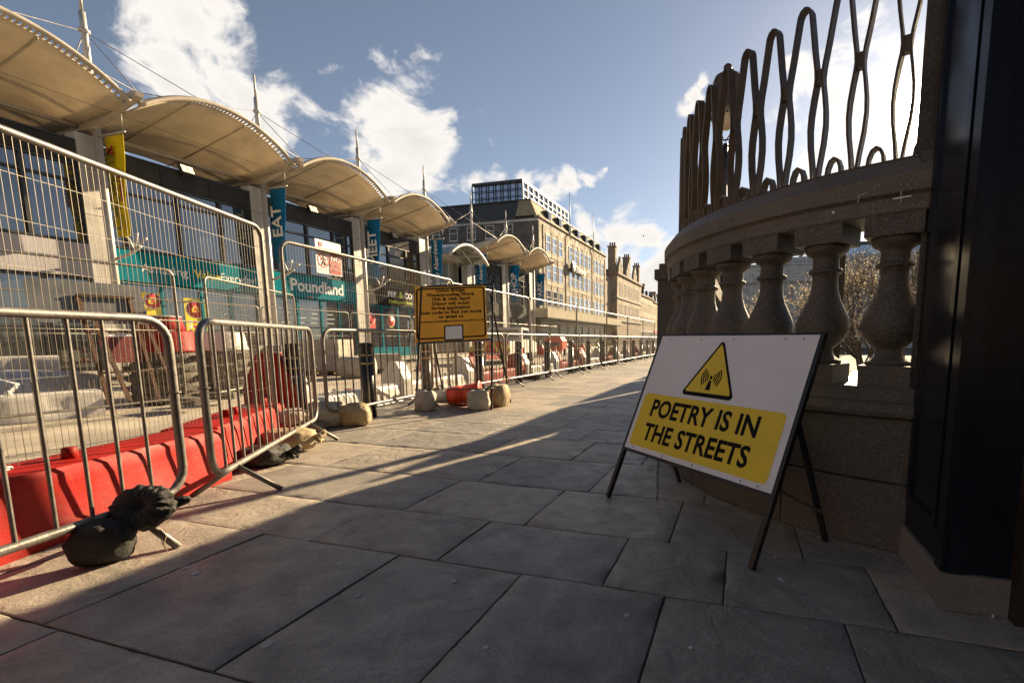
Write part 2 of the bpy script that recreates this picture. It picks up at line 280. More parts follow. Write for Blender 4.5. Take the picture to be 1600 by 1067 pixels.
# ------------------------------------------------------------------ mesh helpers
class MB:
    def __init__(s): s.v = []; s.f = []; s.sm = []
    def add(s, vs, fs, smooth=False):
        o = len(s.v); s.v += [tuple(v) for v in vs]; s.f += [tuple(i + o for i in f) for f in fs]; s.sm += [smooth] * len(fs); return s
    def box(s, c, d, m=None):
        x, y, z = d[0] / 2, d[1] / 2, d[2] / 2
        vs = [Vector((sx * x, sy * y, sz * z)) for sx in (-1, 1) for sy in (-1, 1) for sz in (-1, 1)]
        if m is not None: vs = [m @ v for v in vs]
        vs = [v + Vector(c) for v in vs]
        return s.add(vs, [(0, 1, 3, 2), (4, 6, 7, 5), (0, 4, 5, 1), (2, 3, 7, 6), (0, 2, 6, 4), (1, 5, 7, 3)])
    def b(s, x0, x1, y0, y1, z0, z1):
        return s.box(((x0 + x1) / 2, (y0 + y1) / 2, (z0 + z1) / 2), (abs(x1 - x0), abs(y1 - y0), abs(z1 - z0)))
    def bar(s, a, b_, w, h=None, up=(0, 0, 1)):
        a = Vector(a); b_ = Vector(b_); h = h or w; d = b_ - a; ln = d.length; d.normalize(); u = Vector(up)
        x = d.cross(u)
        if x.length < 1e-4: x = d.cross(Vector((0, 1, 0)))
        x.normalize(); y = x.cross(d)
        m = Matrix((x, d, y)).transposed()
        return s.box((a + b_) / 2, (w, ln, h), m)
    def tube(s, pts, r, n=8, closed=False, caps=True, smooth=True):
        P = [Vector(p) for p in pts]; k = len(P); rs = r if isinstance(r, (list, tuple)) else [r] * k
        T = []
        for i in range(k):
            if closed: d = P[(i + 1) % k] - P[i - 1]
            else: d = P[min(i + 1, k - 1)] - P[max(i - 1, 0)]
            T.append(d.normalized())
        u = T[0].orthogonal().normalized(); vs = []
        for i in range(k):
            u = (u - T[i] * u.dot(T[i]))
            if u.length < 1e-6: u = T[i].orthogonal()
            u.normalize(); w = T[i].cross(u)
            for j in range(n):
                a = 2 * math.pi * j / n; vs.append(P[i] + (u * math.cos(a) + w * math.sin(a)) * rs[i])
        fs = []
        for i in range(k if closed else k - 1):
            i2 = (i + 1) % k
            for j in range(n):
                fs.append((i * n + j, i * n + (j + 1) % n, i2 * n + (j + 1) % n, i2 * n + j))
        if caps and not closed: s.add(vs, fs + [tuple(range(n))[::-1], tuple((k - 1) * n + j for j in range(n))], smooth)
        else: s.add(vs, fs, smooth)
        return s
    def lathe(s, prof, n=16, c=(0, 0, 0), smooth=True, m=None):
        vs = []
        for (r, z) in prof:
            for j in range(n):
                a = 2 * math.pi * j / n; v = Vector((r * math.cos(a), r * math.sin(a), z))
                if m is not None: v = m @ v
                vs.append(v + Vector(c))
        fs = []
        for i in range(len(prof) - 1):
            for j in range(n): fs.append((i * n + j, i * n + (j + 1) % n, (i + 1) * n + (j + 1) % n, (i + 1) * n + j))
        fs.append(tuple(range(n))[::-1]); fs.append(tuple((len(prof) - 1) * n + j for j in range(n)))
        return s.add(vs, fs, smooth)
    def prism(s, poly, ex, m=None):
        """poly: 2D points; extruded 0..ex on third axis; m maps (x,y,z) to place"""
        n = len(poly); vs = [Vector((p[0], p[1], z)) for z in (0, ex) for p in poly]
        if m is not None: vs = [m @ v for v in vs]
        return s.add(vs, [tuple(range(n))[::-1], tuple(range(n, 2 * n))] + [(i, (i + 1) % n, n + (i + 1) % n, n + i) for i in range(n)])
    def build(s, name, mat, parent=None, world=False, loc=None):
        me = bpy.data.meshes.new(name); me.from_pydata(s.v, [], s.f)
        me.polygons.foreach_set('use_smooth', s.sm)
        bm = bmesh.new(); bm.from_mesh(me); bmesh.ops.recalc_face_normals(bm, faces=bm.faces); bm.to_mesh(me); bm.free()
        me.materials.append(mat); me.update()
        o = bpy.data.objects.new(name, me); col.objects.link(o)
        if parent is not None:
            o.parent = parent
            if world: o.location = -wloc(parent)
        if loc is not None: o.location = loc
        return o
def wloc(o):
    v = Vector(o.location)
    while o.parent: o = o.parent; v = v + Vector(o.location)
    return v
def thing(name, label, cat, loc=(0, 0, 0), rz=0, group=None):
    o = bpy.data.objects.new(name, None); col.objects.link(o); o.location = loc; o.rotation_euler = (0, 0, rz); o.empty_display_size = .2
    return tag(o, label, cat, group)
def tag(o, label, cat, group=None):
    o['label'] = label; o['category'] = cat
    if group: o['group'] = group
    return o
def struct(o): o['kind'] = 'structure'; return o
def stuff(o): o['kind'] = 'stuff'; return o
def inst(o, parent, loc, rz=0, rot=None, scale=None):
    c = o.copy(); col.objects.link(c); c.parent = parent; c.location = loc; c.rotation_euler = rot if rot else (0, 0, rz)
    if scale: c.scale = scale
    return c
def dup(root, loc, rz, label=None, group=None):
    kids = [o for o in KIDS[root.name]]
    r = root.copy(); col.objects.link(r); r.location = loc; r.rotation_euler = (0, 0, rz)
    if label: r['label'] = label
    if group: r['group'] = group
    for ch, gs in kids:
        c = ch.copy(); col.objects.link(c); c.parent = r
        for g in gs:
            d = g.copy(); col.objects.link(d); d.parent = c
    return r
KIDS = {}
def reg(root):
    al = list(bpy.data.objects)
    ch = [o for o in al if o.parent == root]
    KIDS[root.name] = [(c, [g for g in al if g.parent == c]) for c in ch]
def rrect(w, h, r, n=5, cx=0, cy=0):
    pts = []
    for (sx, sy, a0) in ((1, 1, 0), (-1, 1, 90), (-1, -1, 180), (1, -1, 270)):
        for i in range(n + 1):
            a = R_(a0 + 90 * i / n); pts.append((cx + sx * (w / 2 - r) + r * math.cos(a), cy + sy * (h / 2 - r) + r * math.sin(a)))
    return pts
def text(s, size, mat, parent, m, bold=0, depth=.002, align='CENTER', name='lettering', sx=1.0, space=1.0):
    cu = bpy.data.curves.new('t', 'FONT'); cu.body = s; cu.size = size; cu.extrude = depth; cu.offset = bold; cu.align_x = align; cu.align_y = 'CENTER'
    cu.resolution_u = 3; cu.space_character = space
    o = bpy.data.objects.new('t', cu); col.objects.link(o)
    bpy.context.view_layer.update()
    me = bpy.data.meshes.new_from_object(o.evaluated_get(bpy.context.evaluated_depsgraph_get()))
    bpy.data.objects.remove(o)
    me.transform(Matrix.Scale(sx, 4, (1, 0, 0))); me.transform(m); me.materials.clear(); me.materials.append(mat); me.name = name
    o = bpy.data.objects.new(name, me); col.objects.link(o)
    if parent is not None: o.parent = parent; o.location = -wloc(parent)
    return o
def frame_m(o, x, y):
    """matrix with local x,y axes along given vectors"""
    x = Vector(x).normalized(); y = Vector(y).normalized(); z = x.cross(y)
    m = Matrix((x, y, z)).transposed().to_4x4(); m.translation = Vector(o); return m
FACE = lambda o: frame_m(o, (0, 1, 0), (0, 0, 1))        # on a wall that looks towards +X: text reads along +Y
def fbm(v, s, o=3):
    return mnoise.fractal(Vector(v) * s, 1.0, 2.0, o)

# ------------------------------------------------------------------ ground, road, pavements
struct(MB().add([(-2500, -300, -.35), (2500, -300, -.35), (2500, 4000, -.35), (-2500, 4000, -.35)], [(0, 1, 2, 3)]).build('ground', m_ground))
def sheet(name, x0, x1, y0, y1, z, mat, nx=1, ny=1, amp=0):
    mb = MB(); vs = []; fs = []
    for j in range(ny + 1):
        for i in range(nx + 1):
            x = x0 + (x1 - x0) * i / nx; y = y0 + (y1 - y0) * j / ny
            vs.append((x, y, z + amp * fbm((x, y, 0), .45, 4)))
    for j in range(ny):
        for i in range(nx): k = j * (nx + 1) + i; fs.append((k, k + 1, k + nx + 2, k + nx + 1))
    mb.add(vs, fs, amp > 0); return struct(mb.build(name, mat))
sheet('road', -15.4, -5.3, -12, 320, -.10, m_road, 24, 400, .022)
sheet('pavement_bed', -5.3, 2.2, -8, 320, -.0075, m_grout)
fp = MB(); fp.b(-21.0, -15.55, -12, 320, -.3, .0); struct(fp.build('far_pavement', m_farpave))
kr = struct(MB().b(-5.42, -5.305, -8, 320, -.3, -.020).build('kerb_bed', m_grout))
kb = MB().b(-.06, .06, -.49, .49, -.14, .005).build('kerb_stone', m_kerb, kr); kb.location = (-5.362, -6, 0)
for i in range(1, 34): inst(kb, kr, (-5.362 + rnd.uniform(-.006, .006), -6 + i, rnd.uniform(-.004, .003)))
kf = struct(MB().b(-15.55, -15.4, -12, 320, -.3, .012).build('far_kerb', m_kerb))

pav = struct(MB().b(-5.29, 2.0, 26.2, 320, -.2, .0).build('pavement', m_pave))
def slab(x0, x1, y0, y1):
    g = .0032; x0 += g; x1 -= g; y0 += g; y1 -= g
    cx, cy = (x0 + x1) / 2, (y0 + y1) / 2; hx, hy = (x1 - x0) / 2, (y1 - y0) / 2
    tx, ty = rnd.uniform(-.0015, .0015), rnd.uniform(-.0015, .0015); dz = rnd.uniform(-.002, .001)
    def j(): return rnd.uniform(-.0012, .0012)
    if .1 < y0 < 4.6 and x1 > -4.2:            # near enough to see riven faces and chipped edges
        nx, ny = max(6, int((x1 - x0) / .035)), max(6, int((y1 - y0) / .035)); vs = []; fs = []; sd = rnd.uniform(0, 90); amp = rnd.choice((.0012, .002, .0032, .0042))
        for a in range(ny + 1):
            for i in range(nx + 1):
                u, v = i / nx * 2 - 1, a / ny * 2 - 1; x, y = u * hx, v * hy
                if i in (1, nx - 1): x = math.copysign(hx - .005, u)
                if a in (1, ny - 1): y = math.copysign(hy - .005, v)
                h_ = fbm((x + sd, y, sd), 5, 4); h_ = h_ * .6 + .4 * math.floor(h_ * 5) / 5
                ed = min(hx - abs(x), hy - abs(y)); z = dz + tx * u + ty * v + amp * h_ - .0015
                if ed < 1e-6 or i in (0, nx) or a in (0, ny):
                    ch_ = max(0, fbm((x * 3 + sd, y * 3, 3), 4, 3) - .25) * .012; z -= .0015 + ch_ * .6
                    x -= math.copysign(ch_, x) * (abs(u) > .999); y -= math.copysign(ch_, y) * (abs(v) > .999)
                vs.append((x, y, min(z, .002)))
        for a in range(ny):
            for i in range(nx): k = a * (nx + 1) + i; fs.append((k, k + 1, k + nx + 2, k + nx + 1))
        n0 = len(vs); per = [i for i in range(nx + 1)] + [a * (nx + 1) + nx for a in range(1, ny + 1)] + [ny * (nx + 1) + i for i in range(nx - 1, -1, -1)] + [a * (nx + 1) for a in range(ny - 1, 0, -1)]
        vs += [(vs[k][0], vs[k][1], -.05) for k in per]; m_ = len(per)
        side = [(per[k], n0 + k, n0 + (k + 1) % m_, per[(k + 1) % m_]) for k in range(m_)]
        mb = MB().add(vs, fs, True); mb.f += side; mb.sm += [False] * m_
        o = mb.build('paving_slab', m_pave, pav); o.location = (cx, cy, 0); return
    vs = [(sx * hx, sy * hy, -.05) for sx, sy in ((-1, -1), (1, -1), (1, 1), (-1, 1))]
    vs += [(sx * hx + j(), sy * hy + j(), dz + tx * sx + ty * sy) for sx, sy in ((-1, -1), (1, -1), (1, 1), (-1, 1))]
    fs = [(0, 1, 5, 4), (1, 2, 6, 5), (2, 3, 7, 6), (3, 0, 4, 7), (4, 5, 6, 7)]
    o = MB().add(vs, fs).build('paving_slab', m_pave, pav); o.location = (cx, cy, 0)
ys = [-1.9, -1.2, -.45, .2, .93, 1.75, 2.24, 2.87, 3.62, 4.33, 4.95, 5.55]
while ys[-1] < 25.6: ys.append(ys[-1] + rnd.choice((.5, .6, .6, .7, .75)))
ys[-1] = 26.19
fixed = {.93: [-2.35, -1.51, -.88, -.26, .38], 1.75: [-2.9, -2.06, -1.31, -.52, -.04, .55], 2.24: [-2.5, -1.9, -1.11, -.32, .3], 2.87: [-3.2, -2.6, -1.78, -.95, -.2], 3.62: [-3.4, -2.2, -1.35, -.75]}
for a, b_ in zip(ys, ys[1:]):
    xs = [-5.29]; fx = fixed.get(a)
    end = 1.25 if b_ < 4.4 else -.45
    x = -5.29
    lim = fx[0] if fx else end
    while True:
        x += rnd.choice((.62, .75, .9, 1.05, 1.2))
        if x > lim - .45: break
        xs.append(x)
    if fx: xs += fx
    else:
        pass
    xs.append(end)
    for u, v in zip(xs, xs[1:]): slab(u, v, a, b_)
gum = MB()
for (x, y, r) in [(290, 886, .016), (305, 895, .02), (710, 907, .012), (417, 1006, .02), (560, 930, .01), (980, 960, .012), (760, 1010, .011), (530, 880, .012), (640, 760, .01), (1080, 1010, .009), (889, 743, .018), (1222, 904, .016), (1212, 869, .01), (845, 706, .015), (620, 715, .012), (1000, 800, .01), (1250, 868, .008)]:
    p = onz(x, y); gum.lathe([(r, -.004), (r * .95, .0002), (r * .7, .0008), (r * .2, .001)], 11, (p.x, p.y, 0))
g_ = gum.build('gum_spots', m_gum, pav); stuff(g_)
# grit along the wall foot
gr = MB()
for i in range(420):
    t = rnd.random()
    if t < .5: a = R_(-rnd.uniform(104, 150)); q = Vector((1.411 + (2.10 + abs(rnd.gauss(0, .05))) * math.cos(a), 4.394 + (2.10 + abs(rnd.gauss(0, .05))) * math.sin(a)))
    elif t < .7: q = Vector((.72 - abs(rnd.gauss(0, .05)), rnd.uniform(1.95, 2.42)))
    elif t < .8: q = Vector((rnd.uniform(.75, 1.05), 1.93 - abs(rnd.gauss(0, .03))))
    else: q = Vector((-2.6 - rnd.random() * 2, rnd.uniform(1, 9)))
    s_ = rnd.uniform(.0015, .005); gr.box((q.x, q.y, .001 + s_ * .3), (s_ * rnd.uniform(1, 2.2), s_, s_ * .7), Matrix.Rotation(rnd.random() * 3, 3, 'Z'))
stuff(gr.build('grit', m_farpave, pav))
cig = MB(); p = onz(1551, 965); cig.tube([(p.x, p.y, .004), (p.x + .012, p.y + .022, .004)], .004, 6); tag(cig.build('cigarette_end', m_wtext), 'white cigarette end on the paving by the navy kiosk plinth', 'cigarette end')

# ------------------------------------------------------------------ bridge balustrade: curved bay then straight run
BC = Vector((1.411, 4.394)); BR = 2.062; A0 = -107.5
ARC = R_(180 + A0) * BR
YEND = 24.0
def path(s):
    """position, tangent, outward normal"""
    if s <= ARC:
        a = R_(A0) - s / BR
        n = Vector((math.cos(a), math.sin(a), 0)); p = Vector((BC.x, BC.y, 0)) + n * BR; t = Vector((math.sin(a), -math.cos(a), 0))
        return p, t, n
    return Vector((BC.x - BR, BC.y + s - ARC, 0)), Vector((0, 1, 0)), Vector((-1, 0, 0))
SEND = ARC + (YEND - BC.y)
def sweep(prof, s0, s1, name, mat, parent, step=.07):
    ss = []; s = s0
    while s < min(s1, ARC) - 1e-6: ss.append(s); s += step
    if s1 > ARC:
        if s0 < ARC: ss.append(ARC)
        else: ss.append(s0)
    ss.append(s1)
    vs = []; k = len(prof)
    for s in ss:
        p, t, n = path(s)
        for (d, z) in prof: vs.append(p + n * d + Vector((0, 0, z)))
    fs = []
    for i in range(len(ss) - 1):
        for j in range(k): fs.append((i * k + j, i * k + (j + 1) % k, (i + 1) * k + (j + 1) % k, (i + 1) * k + j))
    fs.append(tuple(range(k))); fs.append(tuple((len(ss) - 1) * k + j for j in range(k))[::-1])
    return MB().add(vs, fs).build(name, mat, parent, world=True)
bal = thing('balustrade', 'dark granite bridge parapet with vase balusters, curving round beside the yellow and white sign', 'balustrade', (-.65, 4.39, 0))
# plinth stones in two courses, then a roll moulding and ledge
def stones(z0, z1, lens, d):
    s = 0; i = 0
    while s < SEND - .01:
        e = min(SEND, s + lens[i % len(lens)]); i += 1
        if SEND - e < .3: e = SEND
        c = .005
        sweep([(d - .28, z0), (d - c, z0), (d, z0 + c), (d, z1 - c), (d - c, z1), (d - .28, z1)], s + .0035, e - .0035, 'plinth_stone', m_gran, bal); s = e
stones(.0, .322, (.62, .75, .8, .78, 1.2), .018)
stones(.327, .632, (.95, .85, .9, 1.2), .0)
sweep([(-.26, .0), (-.018, .0), (-.018, .63), (-.26, .63)], .02, SEND, 'plinth_core', m_grout, bal)
sweep([(-.30, .636), (.030, .636), (.050, .646), (.058, .668), (.056, .690), (.042, .706), (.020, .716), (.012, .735), (.012, .765), (.0, .778), (-.30, .778)], .0, SEND, 'ledge', m_gran, bal)
def coping(s0, s1): sweep([(-.30, 1.556), (.005, 1.556), (.012, 1.565), (.012, 1.625), (.020, 1.632), (.036, 1.640), (.038, 1.715), (.028, 1.728), (-.02, 1.788), (-.27, 1.788), (-.31, 1.72)], s0, s1, 'coping_stone', m_coping, bal)
s = 0
for ln in (1.52, 1.18): coping(s + .002, s + ln - .002); s += ln
while s < SEND - .1: e = min(SEND, s + 1.6); coping(s + .002, e - .002); s = e
prof = [(.060, .098), (.098, .098), (.100, .112), (.084, .120), (.062, .140), (.056, .158), (.056, .178), (.070, .184), (.086, .200), (.112, .232), (.127, .268), (.129, .298), (.120, .335), (.101, .378), (.080, .422), (.066, .470), (.061, .520), (.063, .552), (.078, .556), (.083, .566), (.078, .577), (.066, .580), (.064, .585), (.062, .628), (.068, .640), (.090, .652), (.104, .668), (.108, .690)]
bb = MB().box((0, 0, .049), (.215, .215, .098)).box((0, 0, .734), (.235, .235, .088)).lathe(prof, 28)
b0 = bb.build('baluster', m_gran, bal)
PIERS = [5.1, 9.4, 13.7, 18.0, 22.3]
def put(o, s, z, first=False, off=-.115, rzx=0, scale=None):
    p, t, n = path(s); q = p + n * off - wloc(bal); rz = math.atan2(t.y, t.x) + rzx
    if first: o.location = (q.x, q.y, z); o.rotation_euler = (0, 0, rz); return o
    return inst(o, bal, (q.x, q.y, z), rz, scale=scale)
s = R_(112.3 + A0) * BR; i = 0; SP = R_(9.2) * BR
while s < SEND - .1:
    p = path(s)[0]
    if s < ARC or all(abs(p.y - q) > .38 for q in PIERS): put(b0, s, .778, i == 0); i += 1
    s += SP
for y in PIERS:
    q = wloc(bal)
    MB().b(-.86, -.42, y - .22, y + .22, .78, 1.60).b(-.89, -.39, y - .25, y + .25, 1.602, 1.70).b(-.85, -.43, y - .21, y + .21, 1.702, 1.76).b(-.845, -.435, y - .2, y + .2, 0, .778).build('pier', m_gran, bal, True)
# the pier where the bay meets the kiosk
ep = thing('end_pier', 'tall dark granite pier rising above the parapet next to the navy kiosk', 'pier', (.95, 2.62, 0))
def radial(x0, y0, z0, z1, name, mat, back=.5):
    MB().prism([(x0, y0), (1.30, y0), (1.30, y0 + back), (x0 + .378 * back, y0 + back)], z1 - z0, Matrix.Translation((0, 0, z0))).build(name, mat, ep, True)
radial(.715, 2.455, 0, .635, 'base', m_gran); radial(.735, 2.475, .637, 1.60, 'shaft', m_gran); radial(.700, 2.44, 1.602, 1.80, 'cap', m_coping); radial(.692, 2.485, 1.802, 5.6, 'upper_shaft', m_gran)

def cylhit(x, y, R):
    d = ray(x, y); a = d.x ** 2 + d.y ** 2; B = -2 * (d.x * BC.x + d.y * BC.y); C = BC.length_squared - R * R; t = (-B - math.sqrt(B * B - 4 * a * C)) / (2 * a)
    p = Vector((0, 0, HC)) + d * t; n = Vector((p.x - BC.x, p.y - BC.y, 0)).normalized(); return p, n
p, n = cylhit(1302, 332, BR + .0125); MB().prism([(-.006, -.006), (.006, -.006), (.006, .006), (-.006, .006)], .0008, frame_m(p, (-n.y, n.x, 0), (0, 0, 1)) @ Matrix.Rotation(.7, 4, 'Z')).build('sticker', m_wtext, bal, True)
ck = MB()
for (xa, ya, xb, yb, w_) in [(1395, 311, 1424, 306, .006), (1408, 298, 1408, 316, .002), (1340, 318, 1343, 304, .002), (1346, 305, 1352, 302, .002)]:
    p, n = cylhit(xa, ya, BR + .039); q, _ = cylhit(xb, yb, BR + .039); ck.bar(p, q, .001, w_, (0, 0, 1)) if abs(xa - xb) > 2 else ck.bar(p, q, w_, .001, n)
stuff(ck.build('chalk_marks', m_wtext, bal, True))

# ------------------------------------------------------------------ wavy railing on top of the parapet
rail = thing('railing', 'tall brown railing of wavy looped bars standing on the curved parapet', 'railing', (-.65, 4.39, 1.79))
PI_ = R_(5.45) * BR; Hh = .86
def loop_pts(h):
    half = [(PI_ / 2 - o, z) for o, z in ((.016, 0), (.024, .07), (.038, .165), (.044, .25), (.041, .32), (.031, .40), (.022, .455), (.0195, .49), (.024, .54), (.039, .63), (.053, .73), (.063, h - .06), (.068, h - .03), (.079, h - .010))]
    half = [(x, z if z > .55 else z) for x, z in half]
    return [(-x, z) for x, z in half] + [(0, h)] + [(x, z) for x, z in half[::-1]]
def flatbar(pts, w, d, mb, closed=False):
    """bar of width w in the railing plane, depth d across it"""
    k = len(pts); vs = []; fs = []
    for i, (x, z) in enumerate(pts):
        a = Vector(pts[max(i - 1, 0)]); b_ = Vector(pts[min(i + 1, k - 1)]); t = (b_ - a).normalized(); nx, nz_ = -t.y, t.x
        for (s1, s2) in ((-1, -1), (1, -1), (1, 1), (-1, 1)): vs.append((x + nx * w / 2 * s1, d / 2 * s2, z + nz_ * w / 2 * s1))
    for i in range(k - 1):
        for j in range(4): fs.append((i * 4 + j, i * 4 + (j + 1) % 4, (i + 1) * 4 + (j + 1) % 4, (i + 1) * 4 + j))
    mb.add(vs, fs); return mb
def mkloop(h):
    mb = flatbar(loop_pts(h), .0120, .046, MB())
    return mb.b(PI_ / 2 - .0165, PI_ / 2 + .0165, -.018, .018, .455, .525)
lp = {}
def put_r(o, s, z, first, off=-.10, sc_=None):
    p, t, n = path(s); q = p + n * off - wloc(rail); rz = math.atan2(t.y, t.x)
    if first: o.location = (q.x, q.y, z); o.rotation_euler = (0, 0, rz); o.parent = rail
    else: o = inst(o, rail, (q.x, q.y, z), rz)
    o.scale = (1, 1, sc_ or 1); return o
l0 = mkloop(Hh).build('railing_loop', m_bronze, rail)
sl_ = flatbar([(-.034, 0), (-.030, .035), (-.018, .066), (0, .078), (.018, .066), (.030, .035), (.034, 0)], .0125, .045, MB()).build('small_loop', m_bronze, rail)
s = R_(112.69 + A0) * BR - 1.5 * PI_; first = True
scl = lambda s: 1.0 if s < .3 else 1.0 - .10 * min(1, (s - .3) / 2.3)
while s < SEND - .2:
    p = path(s)[0]
    if s > -.02 and (s < ARC + .3 or all(abs(p.y - q) > .22 for q in PIERS)):
        st = scl(s) if s < ARC + .5 else 1.16
        put_r(l0, s, .022, first, sc_=st)
        if s < ARC + 3: 
            put_r(sl_, s, .022, first)
        first = False
    s += PI_
rb = sweep([(-.135, 1.800), (-.065, 1.800), (-.065, 1.814), (-.135, 1.814)], .0, SEND, 'base_rail', m_bronze, rail)
for i in range(9):
    p, t, n = path(.15 + i * .5); q = p + n * -.10 - wloc(rail); MB().box((q.x, q.y, 1.795 - 1.79), (.03, .03, .016)).build('spacer', m_bronze, rail)

# black square post standing behind the balusters
pb = thing('square_post', 'slim black square post standing behind the granite balusters', 'post', (.66, 4.0, 0))
MB().b(.60, .70, 3.95, 4.05, -.3, 1.86).build('shaft', m_black, pb, True); MB().b(.58, .72, 3.93, 4.07, 1.862, 1.9).build('cap', m_black, pb, True)
struct(MB().b(-.3, 70, 7.6, 79.4, -.5, -.25).build('garden', M('dark_soil', (.05, .045, .028), .95, var=.4, scale=1.2, bump=.6, bscale=12)))
# paved strip behind the bay
struct(MB().b(.2, 6.0, 2.96, 7.5, -.3, .56).build('bridge_ledge', m_gran))

# ------------------------------------------------------------------ navy kiosk
ko = thing('kiosk', 'glossy navy panelled kiosk on a grey granite plinth beside the parapet', 'kiosk', (1.2, 2.2, 0))
MB().b(.735, 2.4, 1.95, 2.44, 0, .142).build('granite_plinth', m_kerb, ko, True)
MB().b(.748, 2.4, 1.962, 2.438, .144, 5.2).build('body', m_navy, ko, True)
def panel(x, y0, y1, z0, z1, w=.035):
    mb = MB(); d = .012
    mb.b(x - d, x, y0, y0 + w, z0, z1).b(x - d, x, y1 - w, y1, z0, z1).b(x - d, x, y0 + w, y1 - w, z0, z0 + w).b(x - d, x, y0 + w, y1 - w, z1 - w, z1)
    mb.b(x - d * .5, x, y0 + w, y0 + w + .012, z0 + w, z1 - w).b(x - d * .5, x, y1 - w - .012, y1 - w, z0 + w, z1 - w)
    mb.build('panel_moulding', m_navy, ko, True)
panel(.7478, 2.06, 2.40, .27, 3.9)
MB().b(.732, .7478, 1.958, 2.02, .144, 5.2).build('pilaster_strip', m_navy, ko, True)
MB().b(.7478, .80, 1.945, 1.9615, .144, 5.2).build('pilaster_strip', m_navy, ko, True)
MB().b(.95, 1.30, 1.90, 1.9615, .0, 5.2).build('door_jamb', M('brown_jamb', (.035, .022, .014), .5, var=.3), ko, True)

# unseen shop range and terrace behind the view, added to shape the fill light
nr = thing('unseen_shop_range', 'unseen dark shop range added past the navy kiosk to darken the shaded pavement', 'building', (6, -10, 0))
MB().b(1.34, 12, -40, 1.90, 0, 3.4).build('shop_floor', m_navy, nr, True)
MB().b(1.30, 12, -40, 1.92, 3.402, 9.5).build('upper_wall', m_gran, nr, True)
bt = thing('unseen_terrace', 'unseen buff granite terrace added behind the view to enclose the sky and bounce sun', 'building', (-25, -30, 0))
MB().b(-36, -20, -60, -6.2, 0, 11).build('wall', m_stone3, bt, True)
MB().b(-36, 12, -75, -62, 0, 12).build('bounce_wall', m_stone3, bt, True)  # added across the street behind the view to bounce warm sun onto the signs

# ------------------------------------------------------------------ white and yellow A frame sign
def a_frame(name, label, fl, fr, back, th, Lg, v0, face, steel, barw, tilt=0, hinge=.92):
    fl = Vector((fl[0], fl[1], 0)); fr = Vector((fr[0], fr[1], 0)); u = (fr - fl); w = u.length; u.normalize(); n = Vector((-u.y, u.x, 0))
    t = thing(name, label, 'sign', (fl + fr) / 2)
    v = n * math.sin(R_(th)) + Vector((0, 0, math.cos(R_(th)))); z = u.cross(v)
    def at(x, y, d=0): return fl + u * x + v * (y + tilt * x) + z * d
    for x in (0, w): MB().bar(at(x, -tilt * x), at(x, Lg), barw, barw, z).build('leg', steel, t, True)
    MB().bar(at(barw / 2, Lg - barw / 2), at(w - barw / 2, Lg - barw / 2), barw, barw, z).build('top_bar', steel, t, True)
    MB().bar(at(barw / 2, v0), at(w - barw / 2, v0), barw * .8, barw * .8, z).build('bottom_bar', steel, t, True)
    u2 = (u + v * tilt).normalized(); m = frame_m(at(0, 0), u2, z.cross(u2))
    bd = MB().prism([(barw * .3, v0 + barw * .3), (w - barw * .3, v0 + barw * .3), (w - barw * .3, Lg - barw * .5), (barw * .3, Lg - barw * .5)], .004, m @ Matrix.Translation((0, 0, barw * .35))).build('board', face, t, True)
    for i, x in enumerate((.04, w - .04)):
        MB().bar(at(x, Lg * hinge, -barw * .8), back[i], barw, barw * .6, z).build('rear_leg', steel, t, True)
    return t, at, m, w, bd
pf = (-.797, 2.812); pr = (.068, 2.075)
sg, at, sm_, w, bd = a_frame('folding_sign', 'white and yellow folding sign reading POETRY IS IN THE STREETS leaning by the curved parapet', pf, pr, [Vector((-.40, 3.27, .0)), Vector((.428, 2.48, .0))], 23.5, 1.12, .33, m_boardw, m_black, .026, hinge=.66)
lz = .0138
def lay(poly, mat, z, name, parent=sg): return MB().prism(poly, .0006, sm_ @ Matrix.Translation((0, 0, z))).build(name, mat, parent, True)
lay(rrect(w - .085, .345, .03, 5, w / 2 - .004, .33 + .022 + .1875), m_boardy, lz, 'yellow_field')
def tri(cx, base, ht, r, n=4):
    hw = ht / math.sqrt(3); P = [(cx - hw, base), (cx + hw, base), (cx, base + ht)]; cc_ = (cx, base + ht / 3); pts = []
    for i, p in enumerate(P):
        d = Vector((cc_[0] - p[0], cc_[1] - p[1])).normalized(); c = Vector(p) + d * 2 * r; a0 = math.atan2(-d.y, -d.x)
        for k in range(n + 1): a = a0 + R_(-60 + 120 * k / n); pts.append((c.x + r * math.cos(a), c.y + r * math.sin(a)))
    return pts
tc_ = w * .485
lay(tri(tc_, .735, .352, .020), m_ink, lz, 'triangle_border')
lay(tri(tc_, .758, .300, .008), m_boardy, lz + .0008, 'triangle_field')
# transmitter mark
mk = MB(); mm = sm_ @ Matrix.Translation((0, 0, lz + .0017)); ac = (tc_, .852)
mk.prism([(ac[0] + .011 * math.cos(a * .524), ac[1] + .011 * math.sin(a * .524)) for a in range(12)], .0006, mm)
mk.prism([(tc_ - .019, .777), (tc_ + .019, .777), (tc_ + .008, .835), (tc_ - .008, .835)], .0006, mm)
for sd_ in (0, 180):
    for r in (.026, .041, .056, .071):
        for k in range(8):
            a, b_ = R_(sd_ - 42 + 84 * k / 8), R_(sd_ - 42 + 84 * (k + 1) / 8)
            mk.prism([(ac[0] + (r - .0042) * math.cos(a), ac[1] + (r - .0042) * math.sin(a)), (ac[0] + (r + .0042) * math.cos(a), ac[1] + (r + .0042) * math.sin(a)), (ac[0] + (r + .0042) * math.cos(b_), ac[1] + (r + .0042) * math.sin(b_)), (ac[0] + (r - .0042) * math.cos(b_), ac[1] + (r - .0042) * math.sin(b_))], .0006, mm)
mk.build('transmitter_symbol', m_ink, sg, True)
